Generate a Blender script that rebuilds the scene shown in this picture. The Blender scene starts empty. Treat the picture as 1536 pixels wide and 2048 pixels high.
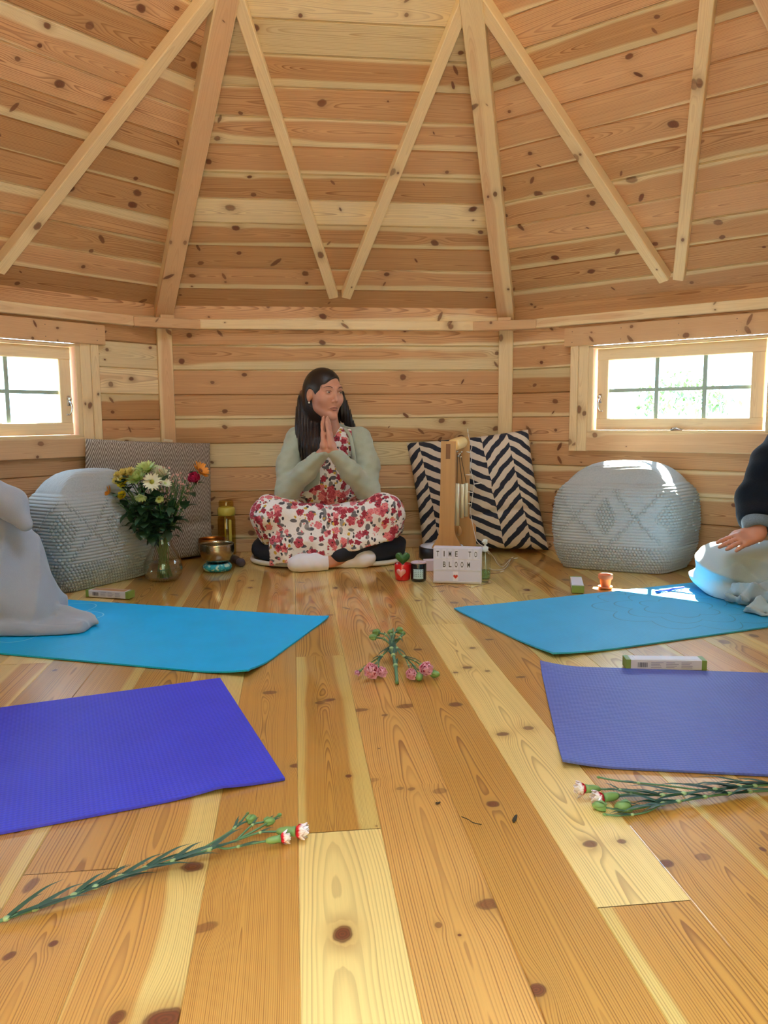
import bpy, bmesh, math, random
import numpy as np
from mathutils import Vector, Matrix

# ------------------------------------------------------------------ camera, sky, sun, exposure
C = bpy.context.scene
COL = C.collection
F_PX, PITCH, ROLL, CAM_H = 1553.14, 0.11996, -0.00717, 0.6657
IW, IH = 1536, 2048

def cam_rows():
    cp, sp = math.cos(PITCH), math.sin(PITCH)
    P = np.array([[1, 0, 0], [0, cp, -sp], [0, sp, cp]])
    cr, sr = math.cos(ROLL), math.sin(ROLL)
    R = np.array([[cr, 0, sr], [0, 1, 0], [-sr, 0, cr]])
    return R @ P
CM = cam_rows()
cam_data = bpy.data.cameras.new('camera')
cam = bpy.data.objects.new('camera', cam_data)
COL.objects.link(cam)
cam_data.sensor_fit = 'VERTICAL'
cam_data.sensor_height = 36.0
cam_data.lens = F_PX / IH * 36.0
cam_data.clip_start = 0.02
r_, f_, u_ = CM[0], CM[1], CM[2]
cam.matrix_world = Matrix(((r_[0], u_[0], -f_[0], 0), (r_[1], u_[1], -f_[1], 0), (r_[2], u_[2], -f_[2], CAM_H), (0, 0, 0, 1)))
C.camera = cam

# the octagonal cabin (metres; the camera stands in the open doorway at the origin)
CTR = np.array([0.0193, 1.8924]); RAD = 2.2008; TH = 0.1148
ZR, ZA = 1.1016, 3.0987
E1 = np.array([math.cos(TH), math.sin(TH)]); E2 = np.array([-math.sin(TH), math.cos(TH)])
def corner(k, rad=RAD):      # k = 0: back-left corner, counting clockwise
    a = TH + math.radians(112.5 - 45 * k)
    return CTR + rad * np.array([math.cos(a), math.sin(a)])
PL, PR, PR0, PL0 = corner(0), corner(1), corner(2), corner(-1)

SUN_STRENGTH, SKY_STRENGTH, EXPOSURE = 270.0, 34.0, -0.84
world = bpy.data.worlds.new('sky'); C.world = world
world.use_nodes = True
wn = world.node_tree
bg = wn.nodes['Background']
bg.inputs['Color'].default_value = (0.52, 0.75, 1.0, 1)
bg.inputs['Strength'].default_value = SKY_STRENGTH
ur = (PR0 - PR) / np.linalg.norm(PR0 - PR)
nr = np.array([ur[1], -ur[0]]); nr = nr if nr @ (CTR - PR) < 0 else -nr        # outward normal of the right wall
sv = -nr + 0.345 * ur
sun_dir = Vector((sv[0], sv[1], -1.22)).normalized()                              # the way the sunlight travels
sd = bpy.data.lights.new('sun', 'SUN'); sd.energy = SUN_STRENGTH; sd.angle = math.radians(0.6); sd.color = (1.0, 0.95, 0.86)
sun = bpy.data.objects.new('sun', sd); COL.objects.link(sun)
sun.rotation_euler = sun_dir.to_track_quat('-Z', 'Y').to_euler()
C.view_settings.view_transform = 'Standard'
C.view_settings.look = 'None'
C.view_settings.exposure = EXPOSURE
C.view_settings.gamma = 1.0
C.view_settings.use_curve_mapping = False
C.cycles.max_bounces = 10; C.cycles.diffuse_bounces = 6; C.cycles.glossy_bounces = 4
C.cycles.transparent_max_bounces = 16; C.cycles.transmission_bounces = 8
C.cycles.sample_clamp_indirect = 6.0
C.cycles.caustics_reflective = False; C.cycles.caustics_refractive = False
try:
    C.cycles.use_denoising = True
    C.cycles.denoiser = 'OPENIMAGEDENOISE'
except Exception:
    pass

# ------------------------------------------------------------------ layout helpers
def ray(px, py):
    return CM.T @ np.array([(px - IW / 2) / F_PX, 1.0, -(py - IH / 2) / F_PX])
def at(px, py, Y):
    d = ray(px, py); t = Y / d[1]
    return np.array([0, 0, CAM_H]) + d * t
def gz(px, py, z=0.0):
    d = ray(px, py); t = (z - CAM_H) / d[2]
    return np.array([0, 0, CAM_H]) + d * t

# ------------------------------------------------------------------ object helpers
def tag(o, label=None, cat=None, group=None, kind=None):
    if label: o['label'] = label
    if cat: o['category'] = cat
    if group: o['group'] = group
    if kind: o['kind'] = kind
    return o
def thing(name, label, cat, loc=(0, 0, 0), group=None):
    o = bpy.data.objects.new(name, None); COL.objects.link(o)
    o.location = Vector([float(x) for x in loc]); o.empty_display_size = 0.05
    return tag(o, label, cat, group)
def adopt(o, parent):
    if parent is not None:
        o.parent = parent
        # children are modelled in world space; cancel the thing's own offset
        m = Matrix.Translation(parent.location) if parent.parent is None else Matrix.Identity(4)
        o.matrix_parent_inverse = m.inverted()
    return o
def mk(name, verts, faces, mat, parent=None, smooth=True, uvs=None, midx=None):
    me = bpy.data.meshes.new(name)
    me.from_pydata([tuple(map(float, v)) for v in verts], [], [tuple(map(int, f)) for f in faces])
    mats = mat if isinstance(mat, (list, tuple)) else [mat]
    for m in mats: me.materials.append(m)
    if midx is not None: me.polygons.foreach_set('material_index', np.asarray(midx, dtype=np.int32))
    if smooth: me.polygons.foreach_set('use_smooth', np.ones(len(me.polygons), dtype=bool))
    if uvs is not None:
        l = me.uv_layers.new(name='UVMap')
        vi = np.empty(len(me.loops), dtype=np.int32); me.loops.foreach_get('vertex_index', vi)
        l.data.foreach_set('uv', np.asarray(uvs, dtype=np.float32)[vi].ravel())
    me.update()
    o = bpy.data.objects.new(name, me); COL.objects.link(o)
    return adopt(o, parent)
def from_bm(name, bm, mat, parent=None, smooth=False):
    me = bpy.data.meshes.new(name); bm.normal_update(); bm.to_mesh(me); bm.free()
    for m in (mat if isinstance(mat, (list, tuple)) else [mat]): me.materials.append(m)
    if smooth: me.polygons.foreach_set('use_smooth', np.ones(len(me.polygons), dtype=bool))
    o = bpy.data.objects.new(name, me); COL.objects.link(o)
    return adopt(o, parent)

class MB:
    """collects pieces of one part"""
    def __init__(s): s.v = []; s.f = []; s.m = []; s.uv = []
    def add(s, v, f, mi=0, uv=None):
        n = len(s.v); s.v += [tuple(map(float, p)) for p in v]
        s.f += [tuple(int(i) + n for i in q) for q in f]; s.m += [mi] * len(f)
        s.uv += [tuple(map(float, t)) for t in (uv if uv is not None else [(0, 0)] * len(v))]
        return s
    def build(s, name, mat, parent=None, smooth=True):
        return mk(name, s.v, s.f, mat, parent, smooth, s.uv, s.m)

def frame(d, up=(0, 0, 1)):
    d = np.asarray(d, float); d = d / np.linalg.norm(d)
    up = np.asarray(up, float)
    if abs(d @ up) > 0.95: up = np.array([1.0, 0, 0])
    a = np.cross(up, d); a /= np.linalg.norm(a)
    return a, np.cross(d, a), d
def lathe(prof, c=(0, 0, 0), n=32, axis=(0, 0, 1), cap=True):
    A, B, D = frame(axis); c = np.asarray(c, float)
    v, f = [], []
    for r, z in prof:
        for i in range(n):
            t = 2 * math.pi * i / n
            v.append(c + D * z + (A * math.cos(t) + B * math.sin(t)) * max(r, 1e-5))
    for k in range(len(prof) - 1):
        for i in range(n):
            j = (i + 1) % n
            f.append((k * n + i, k * n + j, (k + 1) * n + j, (k + 1) * n + i))
    if cap:
        f.append(tuple(range(n))[::-1]); f.append(tuple((len(prof) - 1) * n + i for i in range(n)))
    return v, f
def tube(pts, rad, n=8, cap=True):
    pts = [np.asarray(p, float) for p in pts]
    rads = rad if hasattr(rad, '__len__') else [rad] * len(pts)
    v, f = [], []
    prevA = None
    for k, p in enumerate(pts):
        d = pts[min(k + 1, len(pts) - 1)] - pts[max(k - 1, 0)]
        d = d / (np.linalg.norm(d) + 1e-12)
        if prevA is None: A, B, _ = frame(d)
        else:
            A = prevA - d * (prevA @ d); A /= np.linalg.norm(A) + 1e-12; B = np.cross(d, A)
        prevA = A
        for i in range(n):
            t = 2 * math.pi * i / n
            v.append(p + (A * math.cos(t) + B * math.sin(t)) * rads[k])
    for k in range(len(pts) - 1):
        for i in range(n):
            j = (i + 1) % n
            f.append((k * n + i, k * n + j, (k + 1) * n + j, (k + 1) * n + i))
    if cap:
        f.append(tuple(range(n))[::-1]); f.append(tuple((len(pts) - 1) * n + i for i in range(n)))
    return v, f
def spline(pts, n=8):
    """Catmull-Rom through pts"""
    P = [np.asarray(p, float) for p in pts]
    P = [2 * P[0] - P[1]] + P + [2 * P[-1] - P[-2]]
    out = []
    for i in range(1, len(P) - 2):
        for k in range(n):
            t = k / n
            out.append(0.5 * ((2 * P[i]) + (-P[i - 1] + P[i + 1]) * t + (2 * P[i - 1] - 5 * P[i] + 4 * P[i + 1] - P[i + 2]) * t * t + (-P[i - 1] + 3 * P[i] - 3 * P[i + 1] + P[i + 2]) * t ** 3))
    out.append(P[-2])
    return out
def blade(path, widths, up=(0, 0, 1), fold=0.25):
    """a narrow leaf along a path"""
    v, f = [], []
    path = [np.asarray(p, float) for p in path]
    for k, p in enumerate(path):
        d = path[min(k + 1, len(path) - 1)] - path[max(k - 1, 0)]
        A, B, D = frame(d, up)
        w = widths[k]
        v += [p - A * w + B * w * fold, p, p + A * w + B * w * fold]
    for k in range(len(path) - 1):
        a = k * 3
        f += [(a, a + 1, a + 4, a + 3), (a + 1, a + 2, a + 5, a + 4)]
    return v, f
def box_bm(c, size, rot=None, bevel=0.0, seg=2):
    bm = bmesh.new(); bmesh.ops.create_cube(bm, size=1.0)
    bmesh.ops.scale(bm, vec=Vector(size), verts=bm.verts)
    if bevel > 0: bmesh.ops.bevel(bm, geom=list(bm.edges), offset=bevel, segments=seg, affect='EDGES', profile=0.5)
    M = Matrix.Translation(Vector([float(x) for x in c]))
    if rot is not None: M = M @ rot.to_4x4()
    bmesh.ops.transform(bm, matrix=M, verts=bm.verts)
    return bm
def bm_vf(bm):
    bm.verts.ensure_lookup_table(); bm.verts.index_update()
    v = [tuple(x.co) for x in bm.verts]; f = [tuple(w.index for w in q.verts) for q in bm.faces]
    bm.free(); return v, f
def rot3(x, y, z):
    """rotation matrix whose columns are the three axes"""
    return Matrix((tuple(float(a[0]) for a in (x, y, z)), tuple(float(a[1]) for a in (x, y, z)), tuple(float(a[2]) for a in (x, y, z))))
def grid_faces(nu, nv, wrap=False):
    f = []
    for j in range(nv - 1):
        for i in range(nu if wrap else nu - 1):
            k = (i + 1) % nu
            f.append((j * nu + i, j * nu + k, (j + 1) * nu + k, (j + 1) * nu + i))
    return f

# ------------------------------------------------------------------ node helpers
class X:
    """arithmetic on shader sockets"""
    nt = None
    def __init__(s, k): s.s = k
    @staticmethod
    def m(op, *a, clamp=False):
        n = X.nt.nodes.new('ShaderNodeMath'); n.operation = op; n.use_clamp = clamp
        for i, x in enumerate(a):
            if isinstance(x, X): X.nt.links.new(x.s, n.inputs[i])
            else: n.inputs[i].default_value = float(x)
        return X(n.outputs[0])
    def __add__(s, o): return X.m('ADD', s, o)
    __radd__ = __add__
    def __sub__(s, o): return X.m('SUBTRACT', s, o)
    def __rsub__(s, o): return X.m('SUBTRACT', o, s)
    def __mul__(s, o): return X.m('MULTIPLY', s, o)
    __rmul__ = __mul__
    def __truediv__(s, o): return X.m('DIVIDE', s, o)
    def __rtruediv__(s, o): return X.m('DIVIDE', o, s)
def xsqrt(a): return X.m('SQRT', a)
def xexp(a): return X.m('EXPONENT', a)
def xfrac(a): return X.m('FRACT', a)
def xfloor(a): return X.m('FLOOR', a)
def xabs(a): return X.m('ABSOLUTE', a)
def xmin(a, b): return X.m('MINIMUM', a, b)
def xmax(a, b): return X.m('MAXIMUM', a, b)
def xlt(a, b): return X.m('LESS_THAN', a, b)
def xgt(a, b): return X.m('GREATER_THAN', a, b)
def xpow(a, b): return X.m('POWER', a, b)
def xsin(a): return X.m('SINE', a)
def sstep(lo, hi, x):
    n = X.nt.nodes.new('ShaderNodeMapRange'); n.interpolation_type = 'SMOOTHSTEP'
    for i, k in ((0, x), (1, lo), (2, hi)):
        if isinstance(k, X): X.nt.links.new(k.s, n.inputs[i])
        else: n.inputs[i].default_value = float(k)
    return X(n.outputs[0])
def vec(a, b, c):
    n = X.nt.nodes.new('ShaderNodeCombineXYZ')
    for i, k in enumerate((a, b, c)):
        if isinstance(k, X): X.nt.links.new(k.s, n.inputs[i])
        else: n.inputs[i].default_value = float(k)
    return X(n.outputs[0])
def sep(v):
    n = X.nt.nodes.new('ShaderNodeSeparateXYZ'); X.nt.links.new(v.s, n.inputs[0])
    return X(n.outputs[0]), X(n.outputs[1]), X(n.outputs[2])
def attr(name):
    n = X.nt.nodes.new('ShaderNodeAttribute'); n.attribute_name = name
    return X(n.outputs['Vector'])
def texco(which):
    n = X.nt.nodes.new('ShaderNodeTexCoord'); return X(n.outputs[which])
def noise(v, scale=1.0, detail=2.0, rough=0.5, out=0):
    n = X.nt.nodes.new('ShaderNodeTexNoise'); X.nt.links.new(v.s, n.inputs['Vector'])
    n.inputs['Scale'].default_value = scale; n.inputs['Detail'].default_value = detail; n.inputs['Roughness'].default_value = rough
    return X(n.outputs[out])
def white(v, dim='3D'):
    n = X.nt.nodes.new('ShaderNodeTexWhiteNoise'); n.noise_dimensions = dim
    X.nt.links.new(v.s, n.inputs['W' if dim == '1D' else 'Vector'])
    return X(n.outputs['Value'])
def voro(v, scale, feature='F1', rand=1.0):
    n = X.nt.nodes.new('ShaderNodeTexVoronoi'); n.feature = feature
    X.nt.links.new(v.s, n.inputs['Vector']); n.inputs['Scale'].default_value = scale
    n.inputs['Randomness'].default_value = rand
    if feature == 'DISTANCE_TO_EDGE': return X(n.outputs['Distance'])
    return X(n.outputs['Distance']), X(n.outputs['Color']), X(n.outputs['Position'])
def rgb(c):
    n = X.nt.nodes.new('ShaderNodeRGB'); n.outputs[0].default_value = (*c[:3], 1); return X(n.outputs[0])
def mix(f, a, b, mode='MIX'):
    n = X.nt.nodes.new('ShaderNodeMix'); n.data_type = 'RGBA'; n.blend_type = mode; n.clamp_factor = True
    for i, k in ((0, f), (6, a), (7, b)):
        if isinstance(k, X): X.nt.links.new(k.s, n.inputs[i])
        elif i == 0: n.inputs[0].default_value = float(k)
        else: n.inputs[i].default_value = (*k[:3], 1)
    return X(n.outputs[2])
def vscale(v, a, b, c):
    n = X.nt.nodes.new('ShaderNodeVectorMath'); n.operation = 'MULTIPLY'
    X.nt.links.new(v.s, n.inputs[0]); n.inputs[1].default_value = (a, b, c); return X(n.outputs[0])
def vadd(a, b):
    n = X.nt.nodes.new('ShaderNodeVectorMath'); n.operation = 'ADD'
    X.nt.links.new(a.s, n.inputs[0]); X.nt.links.new(b.s, n.inputs[1]); return X(n.outputs[0])
def newmat(name):
    m = bpy.data.materials.new(name); m.use_nodes = True
    X.nt = m.node_tree
    return m, m.node_tree.nodes['Principled BSDF']
def setp(b, k, v):
    if isinstance(v, X): X.nt.links.new(v.s, b.inputs[k])
    elif k in ('Base Color', 'Emission Color', 'Specular Tint', 'Sheen Tint') : b.inputs[k].default_value = (*v[:3], 1)
    else: b.inputs[k].default_value = v
def bump(b, h, strength=0.3, dist=0.002):
    n = X.nt.nodes.new('ShaderNodeBump'); n.inputs['Strength'].default_value = strength; n.inputs['Distance'].default_value = dist
    X.nt.links.new(h.s, n.inputs['Height']); X.nt.links.new(n.outputs[0], b.inputs['Normal'])
def plain(name, col, rough=0.6, metal=0.0, var=0.06, scale=60.0, **kw):
    """a simple procedural material with a little mottling"""
    m, b = newmat(name)
    n = noise(texco('Object'), scale, 3.0)
    c2 = tuple(min(1, x * (1 + var)) for x in col); c1 = tuple(x * (1 - var) for x in col)
    setp(b, 'Base Color', mix(n, c1, c2)); b.inputs['Roughness'].default_value = rough; b.inputs['Metallic'].default_value = metal
    for k, v in kw.items(): setp(b, k.replace('_', ' '), v)
    return m
def srgb(r, g, b):
    return tuple(((x / 255) / 12.92 if x / 255 <= 0.04045 else ((x / 255 + 0.055) / 1.055) ** 2.4) for x in (r, g, b))
# ------------------------------------------------------------------ pine: boards with their own grain, sapwood and knots
def pine_material(name, heart, sap, late, knot, rough=0.55, coat=0.0, ringc=0.5, bumpy=0.25, sp=(0.0028, 0.0026), lat=1.0, coat_rough=0.25, spec=0.35):
    m, b = newmat(name)
    u, v, _ = sep(texco('UV'))
    seed, tone, rh = sep(attr('bd'))
    vp, h0, sl = sep(attr('gr'))
    big = noise(vec(u * 1.1, v * 4.0, seed * 7.31), 1.0, 2.0) - 0.5
    big2 = noise(vec(u * 2.3 + 9.7, v * 2.0, seed * 3.17), 1.0, 1.0) - 0.5
    veff = v - vp + big * 0.030
    rb = None; kcol = []
    for kn, k2 in (('kn', 'k2'), ('kp', 'k4'), ('kq', 'k6')):
        ku, kv, kr = sep(attr(kn)); el, an, dk = sep(attr(k2))
        du, dv = u - ku, v - kv
        a1, a2 = du / (kr * 4.6), dv / (kr * 2.3)
        w = xexp((a1 * a1 + a2 * a2) * -1.0)
        veff = veff - dv * w * 0.7
        rb = w * kr * 0.55 if rb is None else rb + w * kr * 0.55
        ca, sa = X.m('COSINE', an), X.m('SINE', an)
        p = (du * ca + dv * sa) / el; q = dv * ca - du * sa
        d = xsqrt(p * p + q * q) / kr + (noise(vec(u * 60.0, v * 60.0, seed), 1.0, 1.0) - 0.5) * 0.5
        kcol.append((d, dk, w))
    hh = h0 + sl * u + big2 * 0.03
    r = xsqrt(veff * veff + hh * hh) + rb
    spc = white(seed * 13.7, '1D') * sp[1] + sp[0]
    t = r / spc + (noise(vec(u * 2.0, v * 40.0, seed), 1.0, 2.0) - 0.5) * 0.9
    saw = xfrac(t)
    line = sstep(0.35, 0.92, saw) * (1.0 - sstep(0.92, 1.0, saw))
    amp = white(xfloor(t) + seed * 31.0, '1D') * 0.7 + 0.3
    fibre = noise(vec(u * 9.0, v * 420.0, seed), 1.0, 3.0, 0.6)
    sapm = sstep(rh - 0.005, rh + 0.005, r + (noise(vec(u * 3.0, v * 10.0, seed * 2.0), 1.0, 2.0) - 0.5) * 0.018)
    col = mix(sapm, heart, sap)
    col = mix(line * amp * (ringc - sapm * ringc * 0.38), col, late)
    mot = noise(vec(u * 1.7, v * 9.0, seed * 1.9), 1.0, 3.0)
    val = (0.76 + 0.18 * fibre + 0.30 * mot) * (1.0 + tone * 0.24)
    hs = X.nt.nodes.new('ShaderNodeHueSaturation'); X.nt.links.new(col.s, hs.inputs['Color']); X.nt.links.new(val.s, hs.inputs['Value'])
    X.nt.links.new((1.0 - tone * 0.06).s, hs.inputs['Saturation'])
    col = X(hs.outputs[0])
    kd = tuple(x * 0.45 for x in knot)
    for d, dk, wk in kcol:
        halo = xmin(xexp(d * d * -0.20) * 0.40 + wk * wk * 0.34, 0.6) * dk
        col = mix(halo, col, tuple(0.62 * x for x in heart))
        km = 1.0 - sstep(0.72, 1.08, d)
        rings = xsin(d * 18.0) * 0.25 + 0.5
        col = mix(km * dk, col, mix(rings, knot, kd))
        e = (d - 0.98) / 0.16
        col = mix(xexp(e * e * -1.0) * 0.75 * dk, col, kd)
    setp(b, 'Base Color', col)
    setp(b, 'Roughness', rough + (fibre - 0.5) * 0.12 + line * 0.05)
    b.inputs['Specular IOR Level'].default_value = spec
    b.inputs['Coat Weight'].default_value = coat; b.inputs['Coat Roughness'].default_value = coat_rough
    bump(b, line * amp * -0.6 + fibre * 0.5, bumpy, 0.0012)
    return m

PINE = pine_material('pine_boards', srgb(192, 150, 108), srgb(226, 206, 164), srgb(128, 82, 50), srgb(110, 60, 38), rough=0.62, ringc=.85)
PINE_FLOOR = pine_material('varnished_pine_floor', srgb(202, 148, 72), srgb(226, 192, 114), srgb(122, 68, 24), srgb(118, 58, 26), rough=0.36, ringc=0.85, bumpy=0.10, sp=(0.0022, 0.0024), coat=1.0, coat_rough=0.07, spec=0.5)
PINE_BEAM = pine_material('planed_pine_beam', srgb(204, 166, 126), srgb(224, 200, 156), srgb(172, 128, 90), srgb(122, 76, 50), rough=0.6, ringc=0.4)

RNG = random.Random(11)
class Wood:
    """one mesh of boards; each face carries the grain and the three nearest knots of its board"""
    def __init__(s): s.v, s.f, s.uv, s.bd, s.gr, s.kn, s.k2, s.kp, s.k4, s.kq, s.k6 = ([] for _ in range(11))
    def quad(s, P, uv, bd, gr, ka, kb, kc=None):
        kc = kc or NOKNOT
        n = len(s.v); s.v += [tuple(map(float, p)) for p in P]; s.f.append(tuple(range(n, n + len(P))))
        s.uv += [tuple(map(float, t)) for t in uv]
        s.bd.append(bd); s.gr.append(gr); s.kn.append(ka[:3]); s.k2.append(ka[3:]); s.kp.append(kb[:3]); s.k4.append(kb[3:]); s.kq.append(kc[:3]); s.k6.append(kc[3:])
    def build(s, name, mat, parent=None):
        o = mk(name, s.v, s.f, mat, parent, smooth=False, uvs=s.uv)
        me = o.data
        for nm, dat in (('bd', s.bd), ('gr', s.gr), ('kn', s.kn), ('k2', s.k2), ('kp', s.kp), ('k4', s.k4), ('kq', s.kq), ('k6', s.k6)):
            a = me.attributes.new(nm, 'FLOAT_VECTOR', 'FACE')
            a.data.foreach_set('vector', np.asarray(dat, dtype=np.float32).ravel())
        return o
NOKNOT = (-50.0, 0.0, 0.01, 1.0, 0.0, 0.0)
def rand_board(rng, w, heartiness=0.5):
    """seed, tone, heart radius / pith offset, depth, slope"""
    vp = rng.uniform(-0.22, 0.22) * w; h0 = rng.uniform(-0.02, 0.03); sl = rng.choice((-1, 1)) * rng.uniform(0.004, 0.03)
    k = rng.random()
    rh = rng.uniform(0.26, 0.60) * w + abs(h0) * 0.5
    if k < 0.10: rh = -1.0
    elif k > 0.9: rh = 1.0
    return (rng.uniform(0, 50), rng.uniform(-1, 1), rh), (vp, h0, sl)
def rand_knots(rng, u0, u1, w, dens=2.4, r=(0.006, 0.014)):
    out = []; u = u0 + rng.uniform(0.02, 0.3)
    while u < u1:
        n = 1 if rng.random() < 0.6 else 2
        for k in range(n):
            spike = rng.random() < 0.34
            rr = rng.uniform(*r) * (0.62 if spike else 1.0) * (0.5 if rng.random() < 0.3 else 1.0)
            vv = rng.uniform(-0.40, 0.40) * w if n == 1 else (-1, 1)[k] * rng.uniform(0.12, 0.42) * w
            out.append((u + rng.uniform(-.012, .012), vv, rr, rng.uniform(2.2, 3.4) if spike else rng.uniform(1.0, 1.6), rng.choice((-1, 1)) * rng.uniform(0.6, 1.2) if spike else rng.uniform(-.4, .4), rng.uniform(0.7, 1.0)))
        u += rng.expovariate(dens) + 0.10
    return out
def segs(u0, u1, knots):
    """split u0..u1 so that each piece has its own three nearest knots"""
    if not knots: return [(u0, u1, NOKNOT, NOKNOT, NOKNOT)]
    cuts = {u0, u1}
    n = max(1, int((u1 - u0) / 0.10))
    for i in range(1, n): cuts.add(u0 + (u1 - u0) * i / n)
    ks = sorted(knots)
    for a, b in zip(ks, ks[1:]):
        if u0 < (a[0] + b[0]) / 2 < u1: cuts.add((a[0] + b[0]) / 2)
    for st_ in (2, 3):
        for i in range(len(ks) - st_):
            m = (ks[i][0] + ks[i + st_][0]) / 2
            if u0 < m < u1: cuts.add(m)
    c = sorted(cuts); out = []
    for a, b in zip(c, c[1:]):
        if b - a < 1e-4: continue
        m = (a + b) / 2
        q = sorted(ks, key=lambda k: abs(k[0] - m))
        out.append((a, b, q[0], q[1] if len(q) > 1 else NOKNOT, q[2] if len(q) > 2 else NOKNOT))
    return out
def board_row(W, O, U, V, N, v0, v1, lim, board, knots, thick=0.035, groove=0.008, bev=0.0045):
    """a board between v0 and v1; lim(v) gives its ends; knots are relative to the board's middle"""
    bd, gr = board; vm = (v0 + v1) / 2
    kk = [(k[0], k[1] + vm, *k[2:]) for k in knots]
    gr = (gr[0] + vm, gr[1], gr[2])
    prof = [(v0, groove), (v0 + bev, 0.0), (v1 - bev, 0.0), (v1, groove)]
    um0, um1 = lim(vm)
    def pt(u, v, g):
        a, b = lim(v); t = (u - um0) / (um1 - um0)
        uu = a + (b - a) * t
        return O + U * uu + V * v - N * g, (uu, v)
    for a, b, ka, kb, kc in segs(um0, um1, kk):
        for (va, ga), (vb, gb) in zip(prof, prof[1:]):
            P = [pt(a, va, ga), pt(b, va, ga), pt(b, vb, gb), pt(a, vb, gb)]
            W.quad([p[0] for p in P], [p[1] for p in P], bd, gr, ka, kb, kc)
    B = [pt(um0, v0, thick)[0], pt(um1, v0, thick)[0], pt(um1, v1, thick)[0], pt(um0, v1, thick)[0]]
    Fr = [pt(um0, v0, groove), pt(um1, v0, groove), pt(um1, v1, groove), pt(um0, v1, groove)]
    W.quad(B[::-1], [p[1] for p in Fr][::-1], bd, gr, NOKNOT, NOKNOT)
    for i in range(4):
        j = (i + 1) % 4
        W.quad([B[i], B[j], Fr[j][0], Fr[i][0]], [(0, 0), (0.1, 0), (0.1, 0.03), (0, 0.03)], bd, gr, NOKNOT, NOKNOT)
def plank(name, A, B, w, t, face, mat=None, parent=None, rng=RNG, heart=None, knots=True, bev=0.003, tone=None, W=None, cutA=None, cutB=None):
    """a straight planed timber from A to B: width w, thickness t, its good side towards `face`"""
    A, B = np.asarray(A, float), np.asarray(B, float)
    L = np.linalg.norm(B - A); D = (B - A) / L
    N = np.asarray(face, float); N = N - D * (N @ D); N /= np.linalg.norm(N)
    S = np.cross(N, D)
    bd, gr = rand_board(rng, w)
    if heart is not None: bd = (bd[0], bd[1], heart)
    if tone is not None: bd = (bd[0], tone, bd[2])
    kk = rand_knots(rng, 0, L, w, 2.0, (0.004, 0.4 * w if 0.4 * w < 0.014 else 0.014)) if knots else []
    own = W is None
    if own: W = Wood()
    h, g = w / 2, t / 2
    ring = [(-h + bev, g), (h - bev, g), (h, g - bev), (h, -g + bev), (h - bev, -g), (-h + bev, -g), (-h, -g + bev), (-h, g - bev)]
    ca = cutA or (lambda s, n: 0.0); cb = cutB or (lambda s, n: 0.0)
    acc = [0.0]
    for i in range(8):
        j = (i + 1) % 8
        acc.append(acc[-1] + math.hypot(ring[j][0] - ring[i][0], ring[j][1] - ring[i][1]))
    for a, b, ka, kb, kc in segs(0, L, kk):
        for i in range(8):
            j = (i + 1) % 8
            P, T = [], []
            for (uu, (s, n), vv) in ((a, ring[i], acc[i]), (b, ring[i], acc[i]), (b, ring[j], acc[i + 1]), (a, ring[j], acc[i + 1])):
                t_ = uu / L
                off = ca(s, n) * (1 - t_) + cb(s, n) * t_
                P.append(A + D * (uu + off) + S * s + N * n); T.append((uu, vv - h))
            W.quad(P, T, bd, gr, ka, kb, kc)
    for uu, c, flip in ((0, ca, False), (L, cb, True)):
        P = [A + D * (uu + c(s, n)) + S * s + N * n for s, n in ring]
        T = [(s * 0.2, n) for s, n in ring]
        if flip: P, T = P[::-1], T[::-1]
        W.quad(P[::-1] if False else P, T, bd, gr, NOKNOT, NOKNOT)
    return W.build(name, mat or PINE_BEAM, parent) if own else None

def v3(p, z): return np.array([p[0], p[1], z])
def struct(o, label=None):
    o['kind'] = 'structure'
    if label: o['label'] = label
    return o

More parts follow.
